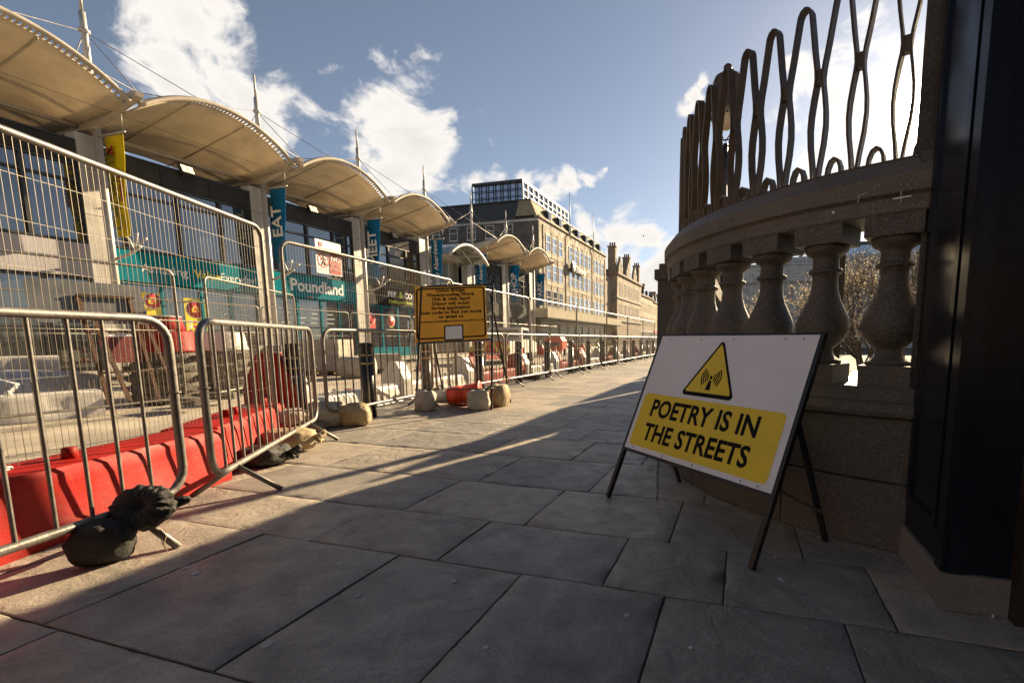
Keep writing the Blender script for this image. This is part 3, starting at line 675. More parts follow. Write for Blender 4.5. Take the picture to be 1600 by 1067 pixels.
for tx_, yy in (('POETRY IS IN', .617), ('THE STREETS', .462)):
    text(tx_, .150, m_ink, sg, sm_ @ Matrix.Translation((w * .485, yy, lz + .0014)), bold=.0042, depth=.0004, sx=.90, space=1.03)
rv = MB()
for x in (.09, .37, .62, .95, 1.05):
    for y in (.352, 1.085): rv.lathe([(.005, 0), (.004, .002), (.001, .003)], 8, at(x, y, lz), m=sm_.to_3x3())
rv.build('rivets', m_galv, sg, True)['kind'] = 'stuff'
MB().bar(Vector((.13, 2.22, .34)), Vector((.395, 2.445, .16)), .022, .012).build('cross_stay', m_galvb, sg, True)
ch = MB(); c0 = at(.30, .33, -.03)
for i in range(13):
    q = c0 + Vector((.002 * math.sin(i), .0, -.022 * i)); 
    if q.z < .02: q = Vector((c0.x + .02 * (i - 8), c0.y, .015))
    a = (i % 2) * math.pi / 2
    ch.tube([q + Vector((.008 * math.cos(k * .785) * math.cos(a), .008 * math.cos(k * .785) * math.sin(a), .015 * math.sin(k * .785))) for k in range(8)], .0024, 5, closed=True)
ch.build('chain', m_galvb, sg, True)['kind'] = 'stuff'

# ------------------------------------------------------------------ amber works sign
wsg, at2, wm, w2, bd2 = a_frame('works_sign', 'amber roadworks notice board on tall rusty legs weighed down with sacks', (-4.379, 5.546), (-3.423, 5.958), [Vector((-4.56, 6.5, 0)), Vector((-3.551, 6.79, 0))], 19.5, 1.89, 1.00, m_amber, m_black, .028, .055)
sm_ = wm; lz2 = .0146
vc = (1.0 + 1.89) / 2
def ring(w_, h_, r, th, cx, cy):
    a = rrect(w_, h_, r, 5, cx, cy); b_ = rrect(w_ - 2 * th, h_ - 2 * th, max(.004, r - th), 5, cx, cy); mb = MB(); k = len(a)
    mb.add([wm @ Vector((p[0], p[1], lz2)) for p in a] + [wm @ Vector((p[0], p[1], lz2)) for p in b_] + [wm @ Vector((p[0], p[1], lz2 - .002)) for p in a] + [wm @ Vector((p[0], p[1], lz2 - .002)) for p in b_],
           [(i, (i + 1) % k, k + (i + 1) % k, k + i) for i in range(k)] + [(2 * k + i, 2 * k + (i + 1) % k, (i + 1) % k, i) for i in range(k)] + [(3 * k + i, 3 * k + (i + 1) % k, k + (i + 1) % k, k + i) for i in range(k)])
    return mb
ring(w2 - .05, .80, .05, .022, w2 / 2, vc).build('black_border', m_ink, wsg, True)
for i, (tx_, sz) in enumerate([('Union Bridge', .075), ('Waterproofing Work', .075), ('15th & 16th April', .075), ('Odour will occur', .075), ('during application', .075), ('Scan code to find out more', .075), ('or email us', .075), ('streetscape-market@morrisonconstruction.co.uk', .044)]):
    text(tx_, sz * .96, m_ink, wsg, wm @ Matrix.Translation((w2 / 2, 1.80 - i * .0695, lz2 + .0008)), bold=.0022 if sz > .05 else .0010, depth=.0008, space=1.08)
qx, qy = w2 * .53, 1.13
MB().prism(rrect(.275, .235, .006, 2, qx, qy), .001, wm @ Matrix.Translation((0, 0, lz2 - .0005))).build('code_panel_border', m_ink, wsg, True)
MB().prism(rrect(.238, .198, .004, 2, qx, qy), .001, wm @ Matrix.Translation((0, 0, lz2 + .0008))).build('code_panel', m_wtext, wsg, True)
for (a, b_) in (((-4.38, 5.56, .30), (-3.42, 5.97, .30)), ((-3.43, 5.96, .32), (-3.55, 6.70, .20)), ((-4.38, 5.56, .30), (-4.55, 6.45, .2))):
    MB().bar(Vector(a), Vector(b_), .022, .016).build('brace', m_black, wsg, True)
for p_ in ((-4.379, 5.546), (-3.423, 5.958)):
    pass

# ------------------------------------------------------------------ sacks
def sack(name, label, loc, dims, rz, mat, seed, group=None, flat=.55, pleat=0, tie=0):
    mb = MB(); nu, nv = 40, 26; vs = []; fs = []
    for j in range(nv + 1):
        ph = math.pi * j / nv - math.pi / 2
        for i in range(nu):
            th = 2 * math.pi * i / nu
            cx = math.copysign(abs(math.cos(ph)) ** flat, 1); x = cx * math.copysign(abs(math.cos(th)) ** .75, math.cos(th)); y = cx * math.copysign(abs(math.sin(th)) ** .75, math.sin(th)); z = math.copysign(abs(math.sin(ph)) ** .8, math.sin(ph))
            d = Vector((x, y, z)); k = 1 + .13 * fbm(d + Vector((seed * 3.1, seed, 0)), 1.3, 2) + .03 * fbm(d * 1 + Vector((seed, 0, 5)), 5, 3) - .05 * abs(fbm(d + Vector((0, seed, 1)), 3.5, 3)) + .025 * math.sin(th * 9 + seed + 2 * math.sin(3 * th)) * (.4 + .6 * max(0, z))
            if pleat: k *= 1 + pleat * math.sin(th * 11 + 2 * math.sin(th * 3)) * max(0, z)
            vs.append((d.x * dims[0] / 2 * k, d.y * dims[1] / 2 * k, max(-dims[2] / 2 * .92, d.z * dims[2] / 2 * k)))
    for j in range(nv):
        for i in range(nu): fs.append((j * nu + i, j * nu + (i + 1) % nu, (j + 1) * nu + (i + 1) % nu, (j + 1) * nu + i))
    mb.add(vs, fs, True)
    t = thing(name, label, 'sandbag', loc, rz, group)
    o = mb.build('sack_body', mat, t); o.location = (0, 0, dims[2] / 2 * .92)
    if tie:
        nb = MB(); pts = []
        for k in range(5): nb.tube([(dims[0] / 2 * .86, 0, dims[2] * .5), (dims[0] / 2 + .06 + .02 * math.cos(k), .05 * math.sin(k * 1.3), dims[2] * .5 + .05 * math.cos(k * 1.3))], [.014, .022], 6)
        nb.build('tied_neck', mat, t)
    return t
sack('sandbag', 'pale woven sandbag hung over the left front bar of the amber notice', (-4.27, 5.62, 0), (.30, .24, .30), .4, m_sackw, 1, flat=.4)
sack('sandbag', 'pale woven sandbag hung over the right front bar of the amber notice', (-3.58, 5.88, 0), (.32, .24, .31), .4, m_sackw, 2, flat=.4)
sack('sandbag', 'dusty tan sandbag on the side brace of the amber notice', (-3.50, 6.35, 0), (.26, .40, .34), .1, m_sackt, 3, flat=.4)
sack('sandbag', 'pale sandbag behind the fallen red and white cone', (-4.15, 6.35, 0), (.5, .3, .26), .3, m_sackw, 4)
p = onz(455, 705); sack('sandbag', 'cream tied sandbag by the joint of the second and third steel barrier', (p.x - .05, p.y + .02, 0), (.44, .32, .21), .7, m_sackt, 5, tie=1)
p = onz(432, 722); sack('sandbag', 'small black sandbag beside the cream sandbag under the barrier rail', (p.x - .02, p.y + .02, 0), (.22, .2, .15), .4, m_sackb, 6, tie=1)
p = onz(408, 730); sack('sandbag', 'grey black sandbag flat under the barrier rail near the red block', (p.x - .08, p.y + .06, 0), (.34, .28, .16), .2, m_sackb, 7)
p = onz(430, 690); sack('sandbag', 'dirty white sandbag resting on the cream sandbag', (p.x - .02, p.y + .15, .15), (.40, .30, .16), 1.0, m_sackw, 8)
p = onz(520, 668); sack('sandbag', 'brown stained sandbag at the foot of the black bollard with the white tape', (p.x - .12, p.y, 0), (.5, .34, .3), 1.2, m_sackw, 9)
p = onz(556, 664); sack('sandbag', 'cream knotted sandbag under the third steel barrier', (p.x, p.y, 0), (.36, .3, .27), .6, m_sackt, 10)

# near black sandbag: a bag slumped on the ground, its gathered neck thrown over the rail
nb = thing('sandbag', 'black sandbag slumped on the paving with its pleated neck thrown over the barrier rail', 'sandbag', (-2.84, 1.40, 0))
def blob(loc, dims, rot, seed, name, n=40, pleat=0, ax=(0, 0, 1)):
    mb = MB(); vs = []; fs = []; nv = 24
    Rm = Matrix.Rotation(rot[0], 3, 'X') @ Matrix.Rotation(rot[1], 3, 'Y'); Rm = Matrix.Rotation(rot[2], 3, 'Z') @ Rm
    for j in range(nv + 1):
        ph = math.pi * j / nv - math.pi / 2
        for i in range(n):
            th = 2 * math.pi * i / n
            d = Vector((math.cos(ph) ** .7 * math.cos(th) if math.cos(ph) > 1e-6 else 0, math.cos(ph) ** .7 * math.sin(th) if math.cos(ph) > 1e-6 else 0, math.sin(ph)))
            k = 1 + .13 * fbm(d + Vector((seed, 0, 0)), 1.4, 2) + .04 * fbm(d + Vector((0, seed, 0)), 6, 3)
            if pleat:
                e = pleat * math.sin(th * 17 + 1.7 * math.sin(2 * th + seed) + 2 * d.z); k *= 1 + e * (.3 + .7 * abs(d.z))
                if d.z > 0: d.z *= 1 - .75 * math.exp(-((math.hypot(d.x, d.y)) / .28) ** 2)
            v = Rm @ Vector((d.x * dims[0] / 2 * k, d.y * dims[1] / 2 * k, d.z * dims[2] / 2 * k)) + Vector(loc); v.z = max(v.z, .004); vs.append(v)
    for j in range(nv):
        for i in range(n): fs.append((j * n + i, j * n + (i + 1) % n, (j + 1) * n + (i + 1) % n, (j + 1) * n + i))
    return mb.add(vs, fs, True).build(name, m_sackb, nb, True)
bp_ = onz(160, 848, .09)
blob((bp_.x, bp_.y, .092), (.225, .155, .20), (0, .35, 1.15), 3.4, 'sack_body')
blob((-2.715, 1.455, .205), (.25, .225, .10), (R_(58), 0, R_(28)), 5, 'gathered_neck', 120, .055)
blob((-2.66, 1.55, .20), (.13, .045, .05), (0, R_(-12), R_(50)), 6, 'neck_tail', 40, .08)
tw = MB()
for k in range(3):
    tw.tube([(-2.71 + .004 * k, 1.50, .17), (-2.66, 1.50 + .01 * k, .10), (-2.645 + .012 * k, 1.47, .04), (-2.60 + .02 * k, 1.46 - .01 * k, .004)], .0016, 4)
tw.build('tie_string', m_sackt, nb, True)

# ------------------------------------------------------------------ steel pedestrian barriers
def round_loop(w, z0, z1, r, n=5):
    pts = rrect(w, z1 - z0, r, n, 0, (z0 + z1) / 2); return [(p[0], 0, p[1]) for p in pts]
def ped_barrier(label, group=None):
    t = thing('pedestrian_barrier', label, 'barrier', (0, 0, 0), 0, group)
    MB().tube(round_loop(2.24, .185, 1.105, .13), .0205, 10, closed=True).build('frame', m_galv, t)
    b0 = MB().tube([(0, 0, .185), (0, 0, 1.105)], .0085, 6, caps=False).build('upright_bar', m_galv, t)
    b0.location.x = -.95
    for i in range(1, 15): inst(b0, t, (-.95 + i * 1.9 / 14, 0, 0))
    ft = MB().tube([(0, 0, .185), (0, .25, .002)], .017, 8).build('foot', m_galv, t); ft.location.x = -.82
    inst(ft, t, (-.82, 0, 0), math.pi); inst(ft, t, (.82, 0, 0), 0); inst(ft, t, (.82, 0, 0), math.pi)
    for s_ in (-1, 1): MB().tube([(s_ * 1.12 + .028 * s_ * math.cos(a), .028 * math.sin(a), .72) for a in [k * .524 for k in range(12)]], .004, 5, closed=True).build('hook', m_galv, t)
    reg(t); return t
def place(t, a, b_):
    a = Vector((*a, 0)); b_ = Vector((*b_, 0)); d = b_ - a; t.location = (a + b_) / 2; t.rotation_euler = (0, 0, math.atan2(d.y, d.x)); return t
pb1 = ped_barrier('steel pedestrian barrier carrying the black sandbag, beside the low red block')
LINE = [((-2.40, -.47), (-2.90, 1.77)), ((-2.97, 1.93), (-4.24, 3.82)), ((-4.40, 4.08), (-4.66, 6.35)), ((-4.66, 6.42), (-4.67, 8.68)), ((-4.66, 8.75), (-4.65, 11.0))]
y = 11.01
while y < 30: LINE.append(((-4.66 + rnd.uniform(-.02, .02), y), (-4.66 + rnd.uniform(-.02, .02), y + 2.24))); y += 2.25
LB = {1: 'steel pedestrian barrier angled between the low red block and the cream sandbags', 2: 'steel pedestrian barrier between the cream sandbags and the amber notice', 3: 'steel pedestrian barrier standing behind the amber notice board'}
for i, (a, b_) in enumerate(LINE):
    t = pb1 if i == 0 else dup(pb1, (0, 0, 0), 0, LB.get(i, 'steel pedestrian barrier in the straight row along the bollards'), None if i < 4 else 'steel barriers in a straight row')
    place(t, a, b_)

# ------------------------------------------------------------------ tall mesh fence panels
def heras(label, w=3.45, h=2.02, group=None, r=.019, wr=.0012):
    t = thing('mesh_fence_panel', label, 'fence', (0, 0, 0), 0, group)
    MB().tube(round_loop(w, .10, h, .11), r, 10, closed=True).build('frame', m_galvb, t)
    MB().tube([(-w / 2, 0, 1.13), (w / 2, 0, 1.13)], .006, 6).build('mid_rail', m_galvb, t)
    mb = MB(); n = 92
    for i in range(1, n):
        x = -w / 2 + w * i / n; j = rnd.uniform(-.004, .004)
        mb.tube([(x, 0, .10), (x + j, .004, .7), (x - j, -.004, 1.4), (x, 0, h - .02), (x, .024, h + .012), (x, .0, h + .024)], wr, 4, caps=False, smooth=False)
    for z in (.30, .55, .80, 1.36, 1.60, 1.82):
        mb.tube([(-w / 2 + w * k / 12, .004 * math.sin(k * 2.1 + z * 5), z + .005 * math.sin(k * 1.7 + z * 9)) for k in range(13)], wr * 1.1, 4, caps=False, smooth=False)
    stuff(mb.build('wire_mesh', m_wire, t))
    for s_ in (-1, 1):
        o = MB().prism(rrect(.62, .22, .04, 3), .11).build('rubber_foot', m_rubber, t); o.location = (s_ * w / 2, 0, 0); o.rotation_euler = (0, 0, math.pi / 2)
    reg(t); return t
h0 = heras('tall wire mesh fence panel behind the first two steel barriers')
place(h0, (-2.98, .23), (-4.30, 3.42))
h1 = dup(h0, (0, 0, 0), 0, 'tall wire mesh fence panel carrying the red and white no entry notice'); place(h1, (-4.66, 3.90), (-4.92, 7.36))
pts = [7.45, 10.95, 14.45, 17.95, 21.45, 24.95, 28.45]
for i, yy in enumerate(pts[:-1]):
    t = dup(h0, (0, 0, 0), 0, 'tall wire mesh fence panel in the straight run beside the bollards', 'mesh fence panels along the bollards'); place(t, (-5.15, yy + .03), (-5.15, yy + 3.48))
for z_ in (.6, 1.5):
    pass
# panels standing across the works
t = dup(h0, (0, 0, 0), 0, 'wire mesh fence panel in the works, in front of the grey upturned sign'); place(t, (-8.28, 1.65), (-8.22, 5.10)); t.scale = (1, 1, 1)
t = dup(h0, (0, 0, 0), 0, 'wire mesh fence panel in the works, in front of the rubber drum stacks'); place(t, (-8.50, 5.72), (-10.15, 8.75))
for i in range(9):
    t = dup(h0, (0, 0, 0), 0, 'wire mesh fence panel in the long row along the far kerb', 'mesh fence panels along the far kerb'); place(t, (-14.6, 4.3 + i * 3.55), (-14.6, 7.78 + i * 3.55))
# no entry notice tied to the fence
d = (Vector((-4.92, 7.36, 0)) - Vector((-4.66, 3.90, 0))).normalized(); p0 = Vector((-4.66, 3.90, 0)) + d * .50; back = Vector((d.y, -d.x, 0)) * -.03
ns = thing('warning_notice', 'white and red no entry notice with a walking figure, tied to the mesh fence', 'notice', p0 + Vector((0, 0, 1.1)))
nm = frame_m(p0 + back + Vector((0, 0, .40)), d, (0, 0, 1)) @ Matrix.Diagonal((.85, .85, 1, 1))
def npr(x0, x1, z0, z1, mat, name, dz, r=.008): return MB().prism([(p[0], p[1]) for p in rrect(x1 - x0, z1 - z0, r, 2, (x0 + x1) / 2, (z0 + z1) / 2)], .003, nm @ Matrix.Translation((0, 0, dz))).build(name, mat, ns, True)
npr(0, .46, 1.60, 2.05, m_wtext, 'board', 0)
npr(.235, .445, 1.615, 1.92, m_redsign, 'red_field', .004)
npr(.06, .12, 1.96, 2.02, m_redsign, 'red_mark', .004); 
text('NO', .11, m_wtext, ns, nm @ Matrix.Translation((.34, 1.82, .0085)), bold=.002); text('UNAUTHORISED', .026, m_wtext, ns, nm @ Matrix.Translation((.34, 1.73, .0085))); text('PERSONS', .026, m_wtext, ns, nm @ Matrix.Translation((.34, 1.67, .0085)))
fg = MB(); fm = nm @ Matrix.Translation((0, 0, .0045)); cxn, czn = .122, 1.78
for k in range(20):
    a, b_ = k * math.pi / 10, (k + 1) * math.pi / 10
    fg.prism([(cxn + .085 * math.cos(a), czn + .085 * math.sin(a)), (cxn + .100 * math.cos(a), czn + .100 * math.sin(a)), (cxn + .100 * math.cos(b_), czn + .100 * math.sin(b_)), (cxn + .085 * math.cos(b_), czn + .085 * math.sin(b_))], .001, fm)
fg.prism([(cxn - .066, czn + .055), (cxn - .055, czn + .066), (cxn + .066, czn - .055), (cxn + .055, czn - .066)], .001, fm); fg.build('prohibition_ring', m_redsign, ns, True)
wk = MB(); wm_ = nm @ Matrix.Translation((0, 0, .0040))
wk.prism([(cxn + .013 * math.cos(a * .628), czn + .058 + .013 * math.sin(a * .628)) for a in range(10)], .001, wm_).prism([(cxn - .014, czn - .01), (cxn + .014, czn - .01), (cxn + .016, czn + .04), (cxn - .016, czn + .04)], .001, wm_)
wk.prism([(cxn - .014, czn - .01), (cxn + .002, czn - .01), (cxn - .022, czn - .07), (cxn - .035, czn - .066)], .0011, wm_).prism([(cxn, czn - .01), (cxn + .014, czn - .01), (cxn + .034, czn - .066), (cxn + .020, czn - .07)], .0012, wm_)
wk.prism([(cxn - .016, czn + .036), (cxn - .010, czn + .026), (cxn - .042, czn - .005), (cxn - .048, czn + .004)], .0013, wm_).prism([(cxn + .016, czn + .036), (cxn + .010, czn + .026), (cxn + .042, czn - .002), (cxn + .048, czn + .008)], .0013, wm_)
wk.build('walking_figure', m_ink, ns, True)

# ------------------------------------------------------------------ red and white plastic road blocks
def block_unit(matn, label, group=None, L_=2.4, towers=(1, 1), th=.72):
    t = thing('road_block', label, 'road block', (0, 0, 0), 0, group); mat = m_red if matn == 'red' else m_white
    # low body, profile in y-z, moulded panels along it
    mb = MB(); hl = L_ / 2; n = 24; vs = []; fs = []
    pr_ = lambda k: [(-.22, .0), (-.22, .07), (-.212 + .012 * k, .10), (-.196 + .016 * k, .28), (-.185 + .006 * k, .335), (-.165, .362), (-.06, .372), (.06, .372), (.165, .362), (.185 - .006 * k, .335), (.196 - .016 * k, .28), (.212 - .012 * k, .10), (.22, .07), (.22, .0)]
    for i in range(n * 2 + 1):
        x = -hl + L_ * i / (2 * n); k = max(0.0, math.sin(i * math.pi / 6)) ** .35 if (i // 6) % 2 == 0 else 0
        vs += [(x, y_, z_) for y_, z_ in pr_(k)]
    m_ = 14
    for i in range(n * 2):
        for j in range(m_): fs.append((i * m_ + j, i * m_ + (j + 1) % m_, (i + 1) * m_ + (j + 1) % m_, (i + 1) * m_ + j))
    fs.append(tuple(range(m_))); fs.append(tuple(n * 2 * m_ + j for j in range(m_))[::-1])
    mb.add(vs, fs, True); ob_ = mb.build('low_body', mat, t); md_ = ob_.modifiers.new('e', 'EDGE_SPLIT'); md_.split_angle = R_(38)
    for x in (-.45, -.30, .35):
        MB().lathe([(.034, .0), (.030, .055), (.024, .062)], 10).build('lug', mat, t, loc=(x, -.05, .368))
    MB().lathe([(.055, 0), (.055, .008), (.04, .012)], 14).build('filler_cap', m_white if matn == 'red' else m_red, t, loc=(.1, .03, .372))
    for s_, on in zip((-1, 1), towers):
        if not on: continue
        pr2 = [(-.225, .002), (-.225, .58 * th), (-.215, .62 * th), (-.09, .98 * th), (-.07, th), (.07, th), (.09, .98 * th), (.215, .62 * th), (.225, .58 * th), (.225, .002)]
        x0 = s_ * hl - (0.26 if s_ > 0 else -.002); ml = Matrix(((0, 0, 1, x0 + (.0 if s_ > 0 else 0)), (1, 0, 0, 0), (0, 1, 0, 0), (0, 0, 0, 1)))
        o = MB().prism(pr2, .258, ml).build('end_tower', mat, t)
        md = o.modifiers.new('b', 'BEVEL'); md.width = .018; md.segments = 2
        MB().box((x0 + .13, 0, th + .004), (.10, .05, .012)).build('tower_slot', m_rubber, t)
    reg(t); return t
ru = block_unit('red', 'low red plastic block behind the barrier with the black sandbag', towers=(0, 0)); ru.location = (-3.42, 1.27, -.03)
d = Vector((-.36, .93)); place(ru, (-3.05, .10), (-3.70, 2.30)); ru.location.z = .0
r2 = block_unit('red', 'red plastic block with a tall end tower beside the lettered black bollard', L_=1.85, towers=(0, 1), th=.86); place(r2, (-3.80, 2.36), (-4.84, 3.88))
wu = block_unit('white', 'white plastic block joined to the tall red tower behind the cream sandbags', towers=(1, 0), th=.84); place(wu, (-5.22, 4.20), (-5.62, 6.57)); wu.location.z = -.1
full_w = block_unit('white', 'white plastic block with tall ends behind the amber notice'); place(full_w, (-5.75, 6.70), (-5.85, 9.1)); full_w.location.z = -.1
full_r = block_unit('red', 'red plastic block with tall ends in the row behind the bollards', 'road blocks behind the bollards'); place(full_r, (-5.85, 9.14), (-5.8, 11.54)); full_r.location.z = -.1
yy = 11.6; k = 0
while yy < 27:
    src = full_w if k % 2 == 0 else full_r
    t = dup(src, (0, 0, 0), 0, ('white' if k % 2 == 0 else 'red') + ' plastic block with tall ends in the row behind the bollards', 'road blocks behind the bollards'); place(t, (-5.8, yy), (-5.8, yy + 2.4)); t.location.z = -.1; yy += 2.45; k += 1
full_r['group'] = 'road blocks behind the bollards'
yy = 22.0; k = 0
while yy < 46:
    src = full_w if k % 2 else full_r
    t = dup(src, (0, 0, 0), 0, ('white' if k % 2 else 'red') + ' plastic block with tall ends in the row along the far kerb', 'road blocks along the far kerb'); place(t, (-13.7 + .3 * math.sin(k), yy), (-13.7 + .3 * math.sin(k + 1), yy + 2.4)); t.location.z = -.1; yy += 4.1; k += 1

# ------------------------------------------------------------------ bollards
def bollard(label, group=None):
    t = thing('bollard', label, 'bollard', (0, 0, 0), 0, group)
    MB().lathe([(.082, 0), (.082, .70), (.080, .70), (.080, .88), (.084, .885), (.084, .935), (.070, .952), (.02, .958)], 20).build('shaft', m_black, t)
    for z in (.695, .80): MB().lathe([(.083, z - .012), (.094, z - .010), (.097, z), (.094, z + .010), (.083, z + .012)], 20).build('ring', m_brass, t)
    reg(t); return t
bo = bollard('black cast iron bollard lettered HEMS beside the red end tower'); bo.location = (-4.62, 3.92, 0)
for i, (x, y) in enumerate([(-4.62, 4.95), (-4.98, 6.6), (-4.98, 8.25), (-4.95, 9.9), (-4.95, 11.6), (-4.97, 13.4), (-4.97, 15.1), (-4.97, 16.8), (-4.97, 18.5), (-4.97, 20.2), (-4.97, 21.9), (-4.97, 23.6), (-4.97, 25.3), (-4.97, 27)]):
    dup(bo, (x, y, 0), rnd.random() * 6, ['black cast iron bollard standing behind the cream knotted sandbag', 'black cast iron bollard hidden behind the left leg of the amber notice', 'black cast iron bollard behind the right half of the amber notice'][i] if i < 3 else 'black cast iron bollard in the straight row behind the steel barriers', None if i < 3 else 'bollards in a row along the kerb')
bm_ = frame_m((-4.62, 3.92, .60), Vector((.86, .51, 0)), (0, 0, 1))
# lettering wrapped on the bollard as small letters on tangents
for k, chh in enumerate('HEMS'):
    a = R_(-58 + (k - 1.5) * 20) ; pos = Vector((-4.62 + .0835 * math.cos(a), 3.92 + .0835 * math.sin(a), .60))
    text(chh, .048, m_wtext, bo, frame_m(pos, (-math.sin(a), math.cos(a), 0), (0, 0, 1)), bold=.0012, depth=.0012)
tp = MB(); a0, a1 = R_(-95), R_(-40)
for k in range(6):
    a, b_ = a0 + (a1 - a0) * k / 6, a0 + (a1 - a0) * (k + 1) / 6
    tp.add([(.0832 * math.cos(q), .0832 * math.sin(q), z) for q, z in ((a, .44), (b_, .44), (b_, .47), (a, .47))], [(0, 1, 2, 3)])
tp.build('white_tape', m_wtext, bo)

# fallen cone
co_ = thing('traffic_cone', 'red and white traffic cone lying on its side under the amber notice', 'cone', (-4.0, 6.15, .15))
mr_ = Matrix.Rotation(R_(90), 3, 'Y')
def cone_part(z0, r0, z1, r1, mat, name): MB().lathe([(r0, z0), (r1, z1)], 22).build(name, mat, co_)
cone_part(0, .175, .22, .145, m_orange, 'lower_band'); cone_part(.221, .145, .46, .115, m_orange, 'red_sleeve'); cone_part(.461, .117, .72, .085, m_white, 'white_sleeve'); cone_part(.721, .083, .80, .06, m_orange, 'tip')
MB().lathe([(.15, -.012), (.20, -.012), (.205, .0), (.20, .012), (.18, .014), (.15, .012)], 22).build('base_lip', m_orange, co_)
co_.rotation_euler = (0, R_(-93), R_(22)); co_.location = (-3.74, 6.18, .195)

# ------------------------------------------------------------------ things lying in the works
def drum_stack(label, loc, red, rz):
    t = thing('drum_stack', label, 'drum', (*loc, -.1), rz)
    for k in range(5):
        r = .49 - .006 * k; z = k * .175
        MB().lathe([(r - .03, z), (r, z + .012), (r, z + .15), (r - .02, z + .172), (.1, z + .172)], 28).build('rubber_ring', m_rubber, t)
        for q in range(6):
            a = q * 1.047 + k * .5 + .3; o = MB().box((0, 0, 0), (.12, .20, .075)).build('rubber_lug', m_rubber, t); o.location = (math.cos(a) * (r + .01), math.sin(a) * (r + .01), z + .08); o.rotation_euler = (0, 0, a)
    m1, m2 = (m_red, m_white) if red else (m_white, m_red)
    MB().lathe([(.47, .875), (.48, .89), (.46, .93), (.41, 1.22), (.39, 1.25), (.25, 1.26)], 32).build('lower_drum', m1, t)
    if red:
        MB().lathe([(.30, 1.262), (.31, 1.275), (.27, 1.45), (.255, 1.475)], 28).build('upper_drum', m_red, t)
        MB().lathe([(.258, 1.476), (.275, 1.48), (.265, 1.50), (.23, 1.505)], 28).build('white_rim', m_white, t)
    return t
drum_stack('stack of grey rubber rings topped by a red plastic drum', (-9.75, 5.80), True, .3)
drum_stack('stack of grey rubber rings topped by a white plastic drum', (-10.35, 7.15), False, 1.1)
# upturned sign leaning, back to us
us = thing('upturned_sign', 'bare grey road sign seen from behind on a rusty frame', 'sign', (-9.0, 4.55, -.1))
um = frame_m(Vector((-9.35, 3.95, 0)), Vector((.12, 1, 0)), Vector((-.28, .03, 1)))
MB().prism(rrect(1.30, .66, .08, 5, .86, 1.62), .006, um).build('panel', m_greysign, us, True)
MB().prism(rrect(.50, .42, .05, 4, 1.08, .86), .006, um @ Matrix.Translation((0, 0, .03))).build('lower_plate', M('dark_red_plate', (.16, .012, .012), .5), us, True)
MB().prism(rrect(.30, .13, .01, 2, 1.1, 1.14), .004, um @ Matrix.Translation((0, 0, .04))).build('paper_label', m_wtext, us, True)
for x in (.75, 1.35):
    MB().bar(um @ Vector((x, -.05, .05)), um @ Vector((x - .03, 1.72, .03)), .05, .03).build('rusty_leg', m_rust, us, True)
    MB().bar(um @ Vector((x + .08, -.05, .45)), um @ Vector((x + .06, 1.45, .06)), .05, .03).build('rear_leg', m_rust, us, True)
for y in (1.72, 1.15, .5): MB().bar(um @ Vector((.72, y, .045)), um @ Vector((1.38, y, .045)), .045, .03).build('rusty_bar', m_rust, us, True)
# white long block and wrapped load behind it
t = block_unit('white', 'white plastic block lying in the works below the wrapped load', towers=(0, 0)); place(t, (-9.6, 2.2), (-9.15, 4.5)); t.location.z = -.1
def lumpy(name, label, cat, loc, dims, mat, seed, rz=0, parts=None):
    t = thing(name, label, cat, loc, rz); mb = MB(); vs = []; fs = []; n, m = 20, 12
    for j in range(m + 1):
        ph = math.pi * j / m - math.pi / 2
        for i in range(n):
            th = 2 * math.pi * i / n; c = max(0, math.cos(ph)) ** .35
            d = Vector((c * math.copysign(abs(math.cos(th)) ** .45, math.cos(th)), c * math.copysign(abs(math.sin(th)) ** .45, math.sin(th)), math.copysign(abs(math.sin(ph)) ** .5, math.sin(ph))))
            k = 1 + .10 * fbm(d + Vector((seed, seed, 0)), 2.2, 4); vs.append((d.x * dims[0] / 2 * k, d.y * dims[1] / 2 * k, dims[2] / 2 + d.z * dims[2] / 2 * (k if d.z > 0 else 1)))
    for j in range(m):
        for i in range(n): fs.append((j * n + i, j * n + (i + 1) % n, (j + 1) * n + (i + 1) % n, (j + 1) * n + i))
    mb.add(vs, fs, True).build('wrapped_bundle', mat, t); return t
lumpy('wrapped_load', 'crumpled plastic wrapped load lying behind the white block', 'load', (-10.3, 3.9, -.1), (1.0, 2.4, .62), m_wrap, 2, .2)
t = block_unit('white', 'pale plastic block lying on timber pallets behind the wrapped load', towers=(0, 0)); place(t, (-12.2, 2.9), (-11.4, 5.2)); t.location.z = .35
kb_ = thing('pallet_stand', 'dark timber pallet stack carrying pale blocks behind the wrapped load', 'pallet', (-11.8, 4.1, -.1), 1.2)
for k in range(3): MB().box((0, 0, .07 + k * .15), (2.0, .9, .12)).build('pallet', m_wood, kb_)
